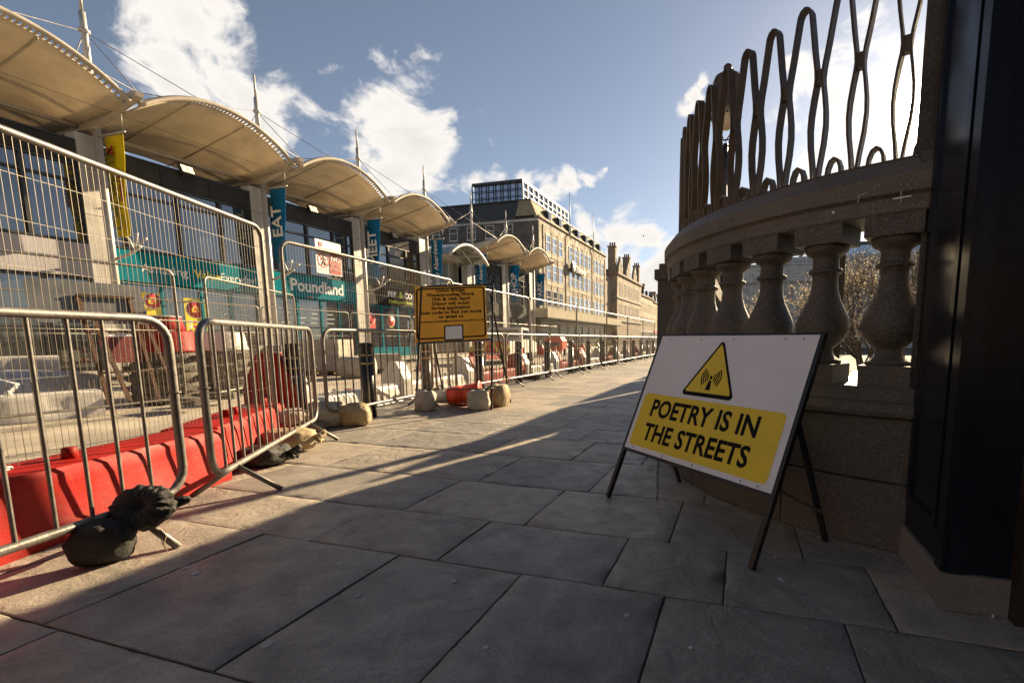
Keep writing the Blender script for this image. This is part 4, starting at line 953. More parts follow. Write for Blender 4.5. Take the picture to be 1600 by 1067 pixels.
# pallets of paving blocks
def pallet(label, loc, rz, nx, ny, nz_, bs=(.40, .30, .16), wrap=False, mat=m_block):
    t = thing('block_pallet', label, 'pallet', (*loc, -.1), rz)
    W, D_ = nx * bs[0], ny * bs[1]
    for i in range(5): MB().box((0, -D_ / 2 + D_ * (i + .5) / 5, .125), (W + .1, D_ / 6, .022)).build('deck_board', m_wood, t)
    for sx in (-1, 0, 1): MB().box((sx * W * .45, 0, .055), (.1, D_ + .05, .11)).build('bearer', m_wood, t)
    b0 = MB().box((0, 0, 0), (bs[0] - .008, bs[1] - .008, bs[2] - .006)).build('block', mat, t); first = True
    for k in range(nz_):
        for i in range(nx):
            for j in range(ny):
                if 0 < i < nx - 1 and 0 < j < ny - 1 and k < nz_ - 1: continue
                if k == nz_ - 1 and rnd.random() < .18: continue
                q = (-W / 2 + bs[0] * (i + .5) + rnd.uniform(-.006, .006), -D_ / 2 + bs[1] * (j + .5) + rnd.uniform(-.006, .006), .137 + bs[2] * (k + .5))
                if first: b0.location = q; first = False
                else: inst(b0, t, q, rnd.uniform(-.02, .02))
    return t
m_gblock = M('grey_kerb_block', (.20, .195, .185), .9, var=.2, scale=3, bump=.4, bscale=30, rand=.2)
pallet('pallet of dark grey kerb blocks next to the white topped drum stack', (-12.4, 9.3), .5, 4, 3, 5, mat=m_gblock)
pallet('tall pallet of pale concrete blocks beyond the dark grey kerb blocks', (-12.6, 11.9), .3, 3, 3, 6)
pallet('low pallet of pale concrete blocks on open timber boards behind the bollard', (-11.6, 13.0), .9, 3, 3, 3)
lumpy('wrapped_load', 'white wrapped paving pack standing beyond the cream knotted sandbag', 'load', (-10.6, 11.0, -.1), (.9, .9, .62), m_sackw, 5, .4)
# small upright cones
def small_cone(label, loc, group=None):
    t = thing('traffic_cone', label, 'cone', loc, 0, group)
    MB().box((0, 0, .02), (.36, .36, .04)).build('base', m_rubber, t); MB().lathe([(.13, .04), (.10, .25)], 16).build('lower_band', m_orange, t)
    MB().lathe([(.10, .251), (.065, .48)], 16).build('white_sleeve', m_white, t); MB().lathe([(.065, .481), (.03, .72)], 16).build('tip', m_orange, t); reg(t); return t
sc0 = small_cone('small red and white cone by the pallet of pale blocks', (-10.9, 14.2, -.1))
for i, (x, y) in enumerate([(-9.5, 19.5), (-8.2, 23), (-11, 27)]): dup(sc0, (x, y, -.1), 0, 'small red and white cone standing out on the open roadway', 'cones on the roadway')
# site pickup with chevron tail
pk = thing('site_pickup', 'small white works pickup with red and yellow chevron tailboard', 'pickup', (-10.9, 20.6, -.1), .12)
MB().prism([(-.86, .42), (.86, .42), (.86, 1.02), (-.86, 1.02)], 1.7, Matrix(((1, 0, 0, 0), (0, 0, 1, -2.0), (0, 1, 0, 0), (0, 0, 0, 1)))).build('load_bed', m_white, pk)
MB().prism([(-.3, .45), (2.0, .45), (2.0, .95), (1.35, 1.05), (.9, 1.62), (-.25, 1.66)], 1.68, Matrix(((0, 0, 1, -.84), (1, 0, 0, 0), (0, 1, 0, 0), (0, 0, 0, 1)))).build('cab', m_white, pk)
MB().prism([(-.1, 1.1), (.85, 1.1), (.70, 1.52), (-.1, 1.55)], 1.70, Matrix(((0, 0, 1, -.85), (1, 0, 0, 0), (0, 1, 0, 0), (0, 0, 0, 1)))).build('side_windows', m_glass, pk)
MB().box((0, -.31, 1.36), (1.4, .02, .36)).build('rear_window', m_glass, pk)
MB().box((0, -2.012, .76), (1.70, .02, .52)).build('tailboard', m_redsign, pk)
cv = MB()
for s_ in (-1, 1):
    for k in range(3):
        x = .08 + k * .28; cv.prism([(s_ * x, .96), (s_ * (x + .13), .96), (s_ * (x + .33), .56), (s_ * (x + .20), .56)], .004, Matrix(((1, 0, 0, 0), (0, 0, -1, -2.024), (0, 1, 0, 0), (0, 0, 0, 1))))
cv.build('chevrons', m_tail, pk)
for x in (-.72, .72):
    MB().box((x, -2.03, .46), (.2, .03, .09)).build('tail_light', m_red, pk)
    for y in (-1.3, 1.35):
        wl = MB().lathe([(.20, -.10), (.31, -.09), (.32, 0), (.31, .09), (.20, .10)], 20, m=Matrix.Rotation(R_(90), 3, 'Y')).build('wheel', m_tyre, pk, loc=(x, y, .32))
        MB().lathe([(.19, -.105), (.19, .105)], 14, m=Matrix.Rotation(R_(90), 3, 'Y')).build('rim', m_galv, wl)
# orange compressor
cp = thing('compressor', 'orange towed compressor standing on the roadway beyond the pickup', 'compressor', (-12.0, 29.5, -.1), .2)
MB().prism([(-.6, .35), (.6, .35), (.6, 1.0), (.45, 1.25), (-.45, 1.25), (-.6, 1.0)], 1.6, Matrix(((1, 0, 0, 0), (0, 0, 1, -.8), (0, 1, 0, 0), (0, 0, 0, 1)))).build('housing', m_orange, cp)
for x in (-.62, .62): MB().lathe([(.15, -.08), (.26, -.07), (.26, .07), (.15, .08)], 16, m=Matrix.Rotation(R_(90), 3, 'Y')).build('wheel', m_tyre, cp, loc=(x, 0, .26))
MB().box((0, -.81, .75), (.7, .02, .3)).build('grille', m_darkframe, cp); MB().bar((0, -.8, .4), (0, -1.5, .4), .06).build('tow_bar', m_black, cp)
# yellow works gates far along the road
for i, (x, y) in enumerate([(-7.6, 25), (-8.9, 27.5), (-10.5, 33)]):
    t = thing('yellow_gate', 'yellow tubular works gate standing across the roadway', 'gate', (x, y, -.1), .3 + i, 'yellow works gates')
    MB().tube(round_loop(1.2, .15, 1.0, .06), .02, 8, closed=True).build('frame', m_tail, t)
    for z in (.45, .72): MB().tube([(-.6, 0, z), (.6, 0, z)], .014, 6).build('rail', m_tail, t)
    for s_ in (-1, 1): MB().bar((s_ * .5, -.25, .02), (s_ * .5, .25, .02), .04).bar((s_ * .5, 0, .02), (s_ * .5, 0, .16), .03).build('foot', m_tail, t)

# ------------------------------------------------------------------ shopping mall front
XF = -20.0; CY_ = [5.1, 10.5, 15.9, 21.3, 26.7, 32.1, 37.5, 42.9]
mall = thing('shopping_mall', 'long low mall front with silver columns, dark glazing and shop fascias', 'building', (-22, 24, 0))
def part(name, mat, *boxes):
    mb = MB()
    for q in boxes: mb.b(*q)
    return mb.build(name, mat, mall, True)
part('rear_wall', m_slate, (-34, -22.6, -6, 43.4, 0, 6.6))
part('roof_deck', m_roof, (-34, -20.6, -6, 43.4, 6.62, 6.75))
for i, y in enumerate(CY_):
    part('column', m_silver, (-20.42, -19.93, y - .36, y + .24, 0, 7.35))
    for z in (1.9, 3.4, 4.9, 6.3): part('column_joint', m_darkframe, (-20.425, -19.927, y - .363, y + .243, z, z + .015))
    MB().tube([(-19.70, y + .06, 0), (-19.70, y + .06, 7.7)], .105, 12).build('column_tube', m_silver, mall, True)
    # bracket with spread lamps
    if i < 4:
        t = MB().tube([(-19.7, y + .1, 3.55), (-19.0, y + .15, 3.72), (-18.55, y + .2, 3.95)], .05, 8)
        for dx, dz in ((-.5, .55), (.1, .55), (.5, .35)): t.tube([(-18.8, y + .17, 3.8), (-18.7 + dx * .6, y + .17, 3.85 + dz * .6), (-18.7 + dx, y + .17, 3.8 + dz)], [.03, .03, .045], 6)
        t.build('bracket_lamp', m_silver, mall, True)
def mull(y, z0, z1, w=.07, d=.10, x=XF, mat=None): return (x - .12, x + d - .06, y - w / 2, y + w / 2, z0, z1)
for b_ in range(7):
    y0, y1 = CY_[b_] + .24, CY_[b_ + 1] - .36
    if b_ == 4: continue
    W = y1 - y0
    # parapet panels
    for k in range(3): part('parapet_panel', m_slate, (XF - .35, XF + .02 + .003 * k, y0 + W * k / 3 + .006, y0 + W * (k + 1) / 3 - .006, 6.42, 7.06))
    part('parapet_cap', m_darkframe, (XF - .4, XF + .06, y0, y1, 7.062, 7.11))
    # upper windows
    cuts = [0, .42, 2.05, 3.55, W]
    for k in range(4):
        a, c = y0 + cuts[k], y0 + cuts[k + 1]
        mt = m_curtain if b_ == 3 and k > 1 else m_glass
        ww = part('window', m_darkframe, (XF - .12, XF + .03, a, a + .07, 4.0, 6.40), (XF - .12, XF + .03, c - .04, c, 4.0, 6.40), (XF - .12, XF + .031, a + .07, c - .04, 5.82, 5.89), (XF - .12, XF + .03, a + .07, c - .04, 4.0, 4.07), (XF - .12, XF + .03, a + .07, c - .04, 6.33, 6.40))
        for (za, zb) in ((4.07, 5.82), (5.89, 6.33)):
            gm = MB().b(XF - .08, XF - .06, a + .07, c - .04, za, zb).build('pane', mt, ww); gm.location = -wloc(ww)
    # ground floor shopfront
    cuts = [0, 1.3, 2.6, 3.7, W]
    for k in range(4):
        a, c = y0 + cuts[k], y0 + cuts[k + 1]
        fm_ = m_teal if b_ in (1, 2, 3) else m_darkframe
        ww = part('shop_window', fm_, (XF - .15, XF - .02, a, a + .06, 0, 2.92), (XF - .15, XF - .02, c - .05, c, 0, 2.92), (XF - .15, XF - .021, a + .06, c - .05, 0, .55 if b_ in (1, 3) else .12), (XF - .15, XF - .021, a + .06, c - .05, 2.85, 2.92))
        gm = MB().b(XF - .10, XF - .08, a + .06, c - .05, .55 if b_ in (1, 3) else .12, 2.85).build('pane', m_glass, ww); gm.location = -wloc(ww)
    # fascia
    fmat = {0: m_greypan, 1: m_teal, 2: m_teal, 3: m_ink}.get(b_, m_slate)
    part('fascia', fmat, (XF - .2, XF + .08, y0, y1, 2.95, 3.97))
text('Amazing', .42, m_wtext, mall, FACE((XF + .083, 12.15, 3.43)), depth=.004); text('Value', .42, m_ytext, mall, FACE((XF + .083, 13.55, 3.43)), bold=.008, depth=.004); text('Everyday!', .42, m_wtext, mall, FACE((XF + .083, 14.75, 3.43)), depth=.004, sx=.9)
text('Poundland', .78, m_wtext, mall, FACE((XF + .083, 18.55, 3.47)), bold=.016, depth=.01, sx=.92); text('TM', .12, m_wtext, mall, FACE((XF + .083, 20.75, 3.7)))
text('PEP', .46, m_wtext, mall, FACE((XF + .083, 23.6, 3.60)), bold=.01, depth=.01); text('CO', .46, m_wtext, mall, FACE((XF + .083, 25.02, 3.60)), bold=.01, depth=.01)
text('&', .50, m_lime, mall, FACE((XF + .083, 24.38, 3.62)), bold=.02, depth=.01); text('Clothing and Home', .26, m_lime, mall, FACE((XF + .083, 24.35, 3.20)), bold=.004, depth=.006)
part('orange_tag', m_orange, (XF + .08, XF + .085, 17.9, 18.2, 2.97, 3.0))
# posters in the shop windows
def poster(y, z, w, h, mat, txt=None, tcol=None, round_=None):
    part('poster', mat, (XF - .075, XF - .07, y - w / 2, y + w / 2, z - h / 2, z + h / 2))
    if round_:
        o = MB().lathe([(round_, 0), (round_, .004)], 20, m=Matrix.Rotation(R_(90), 3, 'Y')).build('price_disc', m_redsign, mall, loc=Vector((XF - .068, y, z + h * .2)) - wloc(mall))
        MB().lathe([(round_ * 1.12, 0), (round_ * 1.12, .002)], 20, m=Matrix.Rotation(R_(90), 3, 'Y')).build('disc_border', m_wtext, mall, loc=Vector((XF - .0695, y, z + h * .2)) - wloc(mall))
    if txt: text(txt, .30, tcol, mall, FACE((XF - .062, y, z + h * .2)), bold=.008)
poster(11.75, 2.15, .62, .95, m_boardy, '£1', m_boardy, .25)
poster(13.1, 1.85, .75, 1.35, m_boardy, '£1', m_boardy, .30)
for k in range(12): part('poster_item', rnd.choice((m_blue, m_redsign, m_wtext, m_teal)), (XF - .069, XF - .066, 12.82 + (k % 4) * .155, 12.93 + (k % 4) * .155, 1.25 + (k // 4) * .17, 1.36 + (k // 4) * .17))
text('Please', .22, m_greypan, mall, FACE((XF - .06, 12.35, 2.4)))
poster(22.0, 2.0, .7, .8, m_redsign, '£1', m_redsign, .3); poster(23.6, 1.95, .25, .5, m_boardy, None, None, .28)
poster(25.3, 1.7, .55, .9, m_wtext); poster(26.05, 1.6, .2, .8, m_wtext)
for y, z in ((25.2, 1.6), (25.4, 1.85), (26.05, 1.5)): part('poster_item', m_redsign, (XF - .066, XF - .063, y - .08, y + .08, z - .1, z + .1))
# white strips painted on the glass for shelves and strip lights inside
for i, y in enumerate((14.4, 14.9, 16.9, 17.6, 18.4, 19.3)):
    for k in range(4): part('interior_strip', m_wtext, (XF - .076, XF - .072, y - .35 + .05 * k, y + .3 - .04 * ((k * 3) % 5), 1.55 + .22 * k, 1.575 + .22 * k))
# entrance bay with glazed arch
ye0, ye1 = CY_[4] + .24, CY_[5] - .36
part('entrance_soffit', m_silver, (XF - 2.2, XF - .1, ye0, ye1, 6.6, 7.0))
for k in range(4):
    for j in range(4):
        a = ye0 + (ye1 - ye0) * k / 4; c = ye0 + (ye1 - ye0) * (k + 1) / 4; z0 = .1 + j * 1.62
        ww = part('entrance_window', m_silver, (XF - .8, XF - .7, a, a + .05, z0, z0 + 1.6), (XF - .8, XF - .7, c - .05, c, z0, z0 + 1.6), (XF - .8, XF - .701, a + .05, c - .05, z0, z0 + .05), (XF - .8, XF - .701, a + .05, c - .05, z0 + 1.55, z0 + 1.6))
        gm = MB().b(XF - .76, XF - .74, a + .05, c - .05, z0 + .05, z0 + 1.55).build('pane', m_glassb, ww); gm.location = -wloc(ww)
gc_ = thing('glass_canopy', 'arched glass and silver canopy over the mall entrance', 'canopy', (-18.8, 29.4, 6))
def arch(x, y, rise, z0, a, b_): return Vector((x, y, z0 + rise * (1 - (2 * (y - (a + b_) / 2) / (b_ - a)) ** 2)))
for x in (-20.6, -19.4, -18.2): MB().tube([arch(x, ye0 + (ye1 - ye0) * k / 14, 1.0, 6.35, ye0, ye1) for k in range(15)], .11 if x > -19 else .06, 8).build('arch_rib', m_silver, gc_, True)
for k in range(1, 6):
    y = ye0 + (ye1 - ye0) * k / 6; MB().bar(arch(-20.6, y, 1, 6.35, ye0, ye1), arch(-18.2, y, 1, 6.35, ye0, ye1), .08, .14).build('purlin', m_silver, gc_, True)
for k in range(6):
    a, c = ye0 + (ye1 - ye0) * k / 6, ye0 + (ye1 - ye0) * (k + 1) / 6
    A, B_, C_, D2 = arch(-20.6, a + .05, 1, 6.42, ye0, ye1), arch(-18.25, a + .05, 1, 6.42, ye0, ye1), arch(-18.25, c - .05, 1, 6.42, ye0, ye1), arch(-20.6, c - .05, 1, 6.42, ye0, ye1)
    up = Vector((0, 0, .02)); MB().add([A, B_, C_, D2, A + up, B_ + up, C_ + up, D2 + up], [(0, 1, 2, 3), (4, 5, 6, 7), (0, 1, 5, 4), (1, 2, 6, 5), (2, 3, 7, 6), (3, 0, 4, 7)]).build('glass_pane', m_glassb, gc_, True)

# fabric canopies between the columns
XB, XT = -22.2, -17.95
names = {0: 'over the pale grey fascia', 1: 'over the teal Amazing Value fascia', 2: 'over the teal fascia with big white letters', 3: 'over the black clothing shop fascia', 5: 'next beyond the glass entrance canopy', 6: 'at the far end of the mall front'}
for b_ in range(7):
    if b_ == 4: continue
    ya, yb = CY_[b_] + .12, CY_[b_ + 1] - .12
    cn = thing('fabric_canopy', 'cream arched fabric canopy ' + names[b_], 'canopy', (-19.8, (ya + yb) / 2, 7.8), 0, 'fabric canopies along the mall')
    NX, NY = 10, 22
    def cz(u, v): return 7.50 + .42 * u ** 1.3 + (.40 + .60 * u) * (1 - abs(2 * v - 1) ** 2.1)
    def cpt(u, v, dz=0): return (XB + (XT - XB) * u - .25 * (1 - abs(2 * v - 1)) * u * 0, ya + (yb - ya) * v, cz(u, v) + dz)
    vs = []; fs = []
    for dz in (0, .05):
        for i in range(NX + 1):
            for j in range(NY + 1): vs.append(cpt(i / NX, j / NY, dz))
    o_ = (NX + 1) * (NY + 1)
    for i in range(NX):
        for j in range(NY):
            k = i * (NY + 1) + j; fs.append((k, k + 1, k + NY + 2, k + NY + 1)); fs.append((o_ + k, o_ + k + NY + 1, o_ + k + NY + 2, o_ + k + 1))
    for i in range(NX): 
        for j in (0, NY): k = i * (NY + 1) + j; fs.append((k, k + NY + 1, o_ + k + NY + 1, o_ + k))
    for j in range(NY):
        for i in (0, NX): k = i * (NY + 1) + j; fs.append((k, k + 1, o_ + k + 1, o_ + k))
    MB().add(vs, fs, True).build('membrane', m_canopy, cn, True)
    MB().tube([Vector(cpt(1, j / 30, .10)) + Vector((.22, 0, 0)) for j in range(31)], .075, 8).build('front_tube', m_beam, cn, True)
    lc = MB()
    for j in range(1, 46):
        a = Vector(cpt(1, j / 46, .03)); lc.bar(a + Vector((-.02, 0, 0)), a + Vector((.2, 0, .07)), .055, .02)
    stuff(lc.build('lacing', m_beam, cn, True))
    for v in (.30, .66): MB().tube([Vector(cpt(i / 10, v, -.02)) for i in range(11)], .03, 6).build('rib', m_beam, cn, True)
    MB().tube([Vector(cpt(.45, 0, -.05)) - Vector((0, 0, .05)), Vector((XB + (XT - XB) * .45, yb, 7.62))], .075, 8).build('tie_tube', m_beam, cn, True)
    MB().tube([Vector(cpt(.85, 0, -.02)), Vector(cpt(.85, 1, -.02))], .008, 4).build('stay_wire', m_cable, cn, True)
for i, y in enumerate(CY_):
    ms = thing('canopy_mast', ['silver canopy mast over the pale grey fascia', 'silver canopy mast above the yellow banner', 'silver canopy mast above the EAT banner', 'silver canopy mast above the MEET banner', 'silver canopy mast at the near side of the mall entrance', 'silver canopy mast at the far side of the mall entrance', 'silver canopy mast above the SHOP banner', 'silver canopy mast above the PARK banner'][i], 'mast', (-19.7, y, 7.7), 0, 'canopy masts along the mall')
    MB().tube([(-19.7, y + .06, 7.7), (-19.7, y + .06, 10.3), (-19.7, y + .06, 10.9)], [.10, .085, .08], 10).build('pole', m_silver, ms, True)
    MB().tube([(-19.7, y + .06, 10.9), (-19.7, y + .06, 11.8)], [.045, .035], 8).build('spike', m_silver, ms, True)
    MB().lathe([(.09, 0), (.14, .02), (.14, .1), (.09, .12)], 10, (-19.7, y + .06, 10.3)).build('cable_collar', m_silver, ms, True)
    bm2 = MB(); prof_ = [(-22.3, 7.45), (-19.7, 7.50), (-17.5, 8.16), (-17.45, 8.28), (-17.65, 8.31), (-19.7, 7.98), (-22.3, 7.75)]
    bm2.prism([(a, c) for a, c in prof_], .20, Matrix(((1, 0, 0, 0), (0, 0, -1, y + .10), (0, 1, 0, 0), (0, 0, 0, 1)))); bm2.build('beam', m_beam, ms, True)
    cb = MB(); top = (-19.7, y + .06, 10.35)
    cb.tube([top, (-17.55, y, 8.28)], .014, 5); cb.tube([top, (-22.2, y, 7.7)], .014, 5)
    if i < 7: cb.tube([top, (-17.55, CY_[i + 1], 8.28)], .012, 5)
    if i > 0: cb.tube([top, (-17.55, CY_[i - 1], 8.28)], .012, 5)
    cb.build('stay_cables', m_cable, ms, True)
# banners
def banner(i, txt, mat, tm, w=.85, z0=4.25, z1=7.25, size=.6, lab=''):
    y = CY_[i] + .05; t = thing('banner', lab, 'banner', (-19.0, y, z0), 0, 'hanging banners along the mall')
    x0, x1 = -19.35, -18.5; vs = []; fs = []; n = 16
    for d in (0, .012):
        for k in range(n + 1):
            z = z0 + (z1 - z0) * k / n; s_ = .22 * (1 - k / n); 
            for x in (x0 - s_ * .15, x1 - s_ * 1.3): vs.append((x, y + d + .05 * math.sin(k * .5 + i) * (1 - k / n), z))
    o_ = 2 * (n + 1)
    for k in range(n): a = 2 * k; fs += [(a, a + 1, a + 3, a + 2), (o_ + a, o_ + a + 2, o_ + a + 3, o_ + a + 1), (a, a + 2, o_ + a + 2, o_ + a), (a + 1, o_ + a + 1, o_ + a + 3, a + 3)]
    MB().add(vs, fs, True).build('cloth', mat, t, True)
    MB().tube([(-19.7, y, z1 + .06), (-18.4, y, z1 + .06)], .03, 6).build('top_arm', m_silver, t, True)
    MB().tube([(-18.5, y, z1 + .06), (-18.45, y, z1 + .7)], .008, 4).tube([(-19.2, y, z1 + .06), (-19.2, y, z1 + .3)], .008, 4).build('hanger', m_cable, t, True)
    for (s_, c_, zz, sz, bold, xx) in txt:
        text(s_, sz, c_, t, frame_m((xx, y - .075, zz), (-.03, 0, 1), (-1, 0, -.03)), bold=bold, depth=.015)
    return t
banner(1, [('CHOPSTIX', m_greytext, 5.65, .52, .004, -19.08), ('NOODLE BAR', m_rtext, 5.75, .15, .002, -18.74), ('X', m_rtext, 6.78, .38, .006, -19.03)], m_yel, None, lab='yellow hanging banner with olive and red lettering')
banner(2, [('EAT', m_wtext, 5.9, .72, .012, -18.98)], m_blue, None, lab='blue hanging banner reading EAT')
banner(3, [('MEET', m_wtext, 5.8, .72, .012, -18.98)], m_blue, None, lab='blue hanging banner reading MEET')
banner(4, [('Trinity Aberdeen', m_wtext, 5.6, .46, .004, -18.98)], m_blue, None, z0=3.9, lab='blue hanging banner lettered with the mall name before the glass entrance')
banner(5, [('Trinity Aberdeen', m_wtext, 5.6, .46, .004, -18.98)], m_blue, None, z0=3.9, lab='blue hanging banner lettered with the mall name past the glass entrance')
banner(6, [('SHOP', m_wtext, 5.7, .72, .012, -18.98)], m_blue, None, lab='blue hanging banner reading SHOP')
banner(7, [('PARK', m_wtext, 5.6, .72, .012, -18.98)], m_blue, None, lab='blue hanging banner reading PARK')
# floodlights on the parapet
for i, (x, y, lit) in enumerate([(293, 265, 1), (490, 327, 1), (617, 368, 0)]):
    p = onx(x, y, XF + .35); t = thing('floodlight', ['lit floodlight on the dark parapet beside the yellow banner', 'lit floodlight on the dark parapet between EAT and MEET banners', 'unlit floodlight on the dark parapet beside the MEET banner'][i], 'floodlight', p)
    tl = Matrix.Rotation(R_(-25), 3, 'Y')
    MB().box((-.06, 0, 0), (.12, .46, .34), tl).build('housing', m_darkframe, t)
    for a in (-1, 1):
        for c in (-1, 1): MB().box(tl @ Vector((.004, a * .105, c * .075)), (.012, .18, .12), tl).build('lamp_cell', m_lamp if lit else m_greypan, t)
    MB().bar((-.1, 0, -.05), (-.36, 0, -.28), .04).build('bracket', m_darkframe, t)

# ------------------------------------------------------------------ hotel block beyond the mall
def win(parent, x, y0, y1, z0, z1, axis='x', fr=m_winframe, pane=m_winpane, depth=.10, cross=True, sill=None):
    """window in a wall that looks to +X (axis x) or to -Y (axis y)"""
    f = .05
    def B(a0, a1, b0, b1, d0, d1):
        return (x + d0, x + d1, a0, a1, b0, b1) if axis == 'x' else (a0, a1, x - d1, x - d0, b0, b1)
    mb = MB()
    for q in ((y0, y0 + f, z0, z1), (y1 - f, y1, z0, z1), (y0 + f, y1 - f, z0, z0 + f), (y0 + f, y1 - f, z1 - f, z1)): mb.b(*B(*q, -.06, .02))
    if cross: zm = z0 + (z1 - z0) * .55; mb.b(*B(y0 + f, y1 - f, zm, zm + f, -.06, .021))
    w_ = mb.build('window', fr, parent, True)
    g = MB().b(*B(y0 + f, y1 - f, z0 + f, z1 - f, -.055, -.03)).build('pane', pane, w_); g.location = -wloc(w_)
    if sill: s_ = MB().b(*B(y0 - .06, y1 + .06, z0 - .12, z0 - .005, -.05, .07)).build('sill', sill, w_); s_.location = -wloc(w_)
    return w_
hb = thing('hotel_building', 'five storey pale granite hotel with lichened mansard roof and rooftop glass box', 'building', (-26, 57, 0))
def hp(name, mat, *bx, parent=None):
    mb = MB()
    for q in bx: mb.b(*q)
    return mb.build(name, mat, parent or hb, True)
YA, YB, ZT = 45.0, 69.2, 13.1
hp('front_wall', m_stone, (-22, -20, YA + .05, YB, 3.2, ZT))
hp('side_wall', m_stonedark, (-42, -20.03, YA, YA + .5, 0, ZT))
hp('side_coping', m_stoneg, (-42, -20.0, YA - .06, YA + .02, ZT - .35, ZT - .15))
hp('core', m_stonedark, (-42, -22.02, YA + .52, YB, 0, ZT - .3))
hp('cornice', m_concrete, (-20.4, -19.85, YA - .02, YB + .05, ZT + .004, ZT + .18))
hp('ground_floor', m_darkframe, (-22, -20.3, YA + .6, YB, 0, 3.15))
for k in range(9):
    a = YA + .8 + k * 2.7; win(hb, -20.28, a, a + 2.4, .3, 2.7, fr=m_greypan, pane=m_glass, cross=False)
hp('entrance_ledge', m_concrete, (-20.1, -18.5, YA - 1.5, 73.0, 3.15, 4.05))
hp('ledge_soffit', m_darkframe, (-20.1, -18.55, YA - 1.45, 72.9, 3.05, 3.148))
# mansard: front slope, side slope, dormers
mz = 15.0
MB().add([(-20.2, YA - .02, ZT + .19), (-20.2, YB, ZT + .19), (-21.2, YB, mz), (-21.2, YA + .8, mz), (-22.5, YA + .8, mz), (-22.5, YB, mz), (-22.5, YA, ZT + .19), (-22.5, YB, ZT + .19)], [(0, 1, 2, 3), (3, 2, 5, 4), (4, 5, 7, 6), (0, 3, 4, 6), (1, 7, 5, 2), (0, 6, 7, 1)]).build('mansard_front', m_mansard, hb, True)
MB().add([(-42, YA - .01, ZT + .01), (-22.52, YA - .01, ZT + .01), (-22.52, YA + .9, mz), (-42, YA + .9, mz), (-42, YB, mz), (-22.52, YB, mz), (-42, YB, ZT), (-22.52, YB, ZT)], [(0, 1, 2, 3), (3, 2, 5, 4), (4, 5, 7, 6), (0, 3, 4, 6), (1, 7, 5, 2)]).build('mansard_side', m_roof, hb, True)
for k in range(7):
    y = YA + 3 + k * 3.1; d = hp('dormer', m_roof, (-21.1, -20.25, y, y + .9, ZT + .35, ZT + 1.35)); g = MB().b(-20.24, -20.2, y + .1, y + .8, ZT + .45, ZT + 1.25).build('pane', m_glass, d); g.location = -wloc(d)
hp('roof_edge', m_darkframe, (-42, -21.1, YA + .75, YB, mz + .003, mz + .12))
# windows on the front: groups of 3, 5 and 3 between ribs
zs = [(10.1, 11.8), (7.2, 8.9), (4.45, 6.15)]
groups = [(46.8, 3, 1.75), (53.6, 5, 1.72), (63.4, 3, 1.65)]
for (y0, n, dy) in groups:
    for i in range(n):
        for (z0, z1) in zs: win(hb, -19.965, y0 + i * dy, y0 + i * dy + 1.15, z0, z1, cross=True, depth=.02)
        if i: hp('rib', m_stone, (-19.99, -19.955, y0 + i * dy - .38, y0 + i * dy - .22, 4.1, 12.2))
    for z0, z1 in zs: hp('spandrel', m_concrete, (-19.99, -19.97, y0, y0 + (n - 1) * dy + 1.15, z0 - .5, z0 - .06))
for y in (46.2, 52.6, 62.6, 68.6): hp('rib', m_stone, (-19.99, -19.93, y - .18, y + .18, 4.1, 12.6))
# side windows
for r, (z0, z1) in enumerate(((7.6, 9.2), (11.3, 12.6), (4.4, 6.0))):
    for k in range(9):
        x = -22.3 - k * 2.15 - (.5 if r else 0); win(hb, YA - .005, x - 1.0, x, z0, z1, axis='y', sill=m_stoneg)
# glass box on the roof
gb = thing('roof_pavilion', 'grey framed glass box standing on the hotel roof', 'pavilion', (-26, 50, mz))
gx0, gx1, gy0, gy1, gz1 = -28.6, -22.6, 47.0, 60.5, 17.3
MB().b(gx0, gx1, gy0, gy1, gz1, gz1 + .25).build('roof', m_darkframe, gb, True)
MB().b(gx0 + .1, gx1 - .1, gy0 + .1, gy1 - .1, mz + .13, mz + .25).build('floor', m_darkframe, gb, True)
MB().b(gx0 + .15, gx1 - .15, gy0 + .3, gy1 - .15, mz + .26, gz1 - .01).build('glass_core', m_winpane, gb, True)
for k in range(8): x = gx0 + (gx1 - gx0) * k / 7; MB().b(x - .05, x + .05, gy0, gy0 + .1, mz + .13, gz1 - .004).build('mullion', m_darkframe, gb, True)
for k in range(1, 11): y = gy0 + (gy1 - gy0) * k / 10; MB().b(gx1 - .1, gx1, y - .05, y + .05, mz + .13, gz1 - .004).build('mullion', m_darkframe, gb, True)
for z in (15.9, 16.6): MB().b(gx0 + .05, gx1 - .05, gy0 + .02, gy0 + .08, z, z + .07).b(gx1 - .08, gx1 - .02, gy0 + .05, gy1 - .05, z, z + .07).build('transom', m_darkframe, gb, True)
# hotel sign
hs = thing('hotel_sign', 'round white emblem and white lettering on the hotel front', 'sign', (-19.6, 57, 9))
MB().lathe([(.62, 0), (.68, .05), (.68, .2), (.62, .22)], 24, (-19.75, 53.9, 9.45), m=Matrix.Rotation(R_(90), 3, 'Y')).build('emblem_ring', m_darkframe, hs, True)
MB().lathe([(.52, 0), (.52, .03)], 24, (-19.52, 53.9, 9.45), m=Matrix.Rotation(R_(90), 3, 'Y')).build('emblem_face', m_wtext, hs, True)
MB().b(-19.75, -19.6, 54.75, 58.9, 8.95, 9.75).build('sign_tray', m_darkframe, hs, True)
text('Travelodge', .95, m_wtext, hs, FACE((-19.58, 56.8, 9.38)), bold=.01, depth=.02, sx=.88)
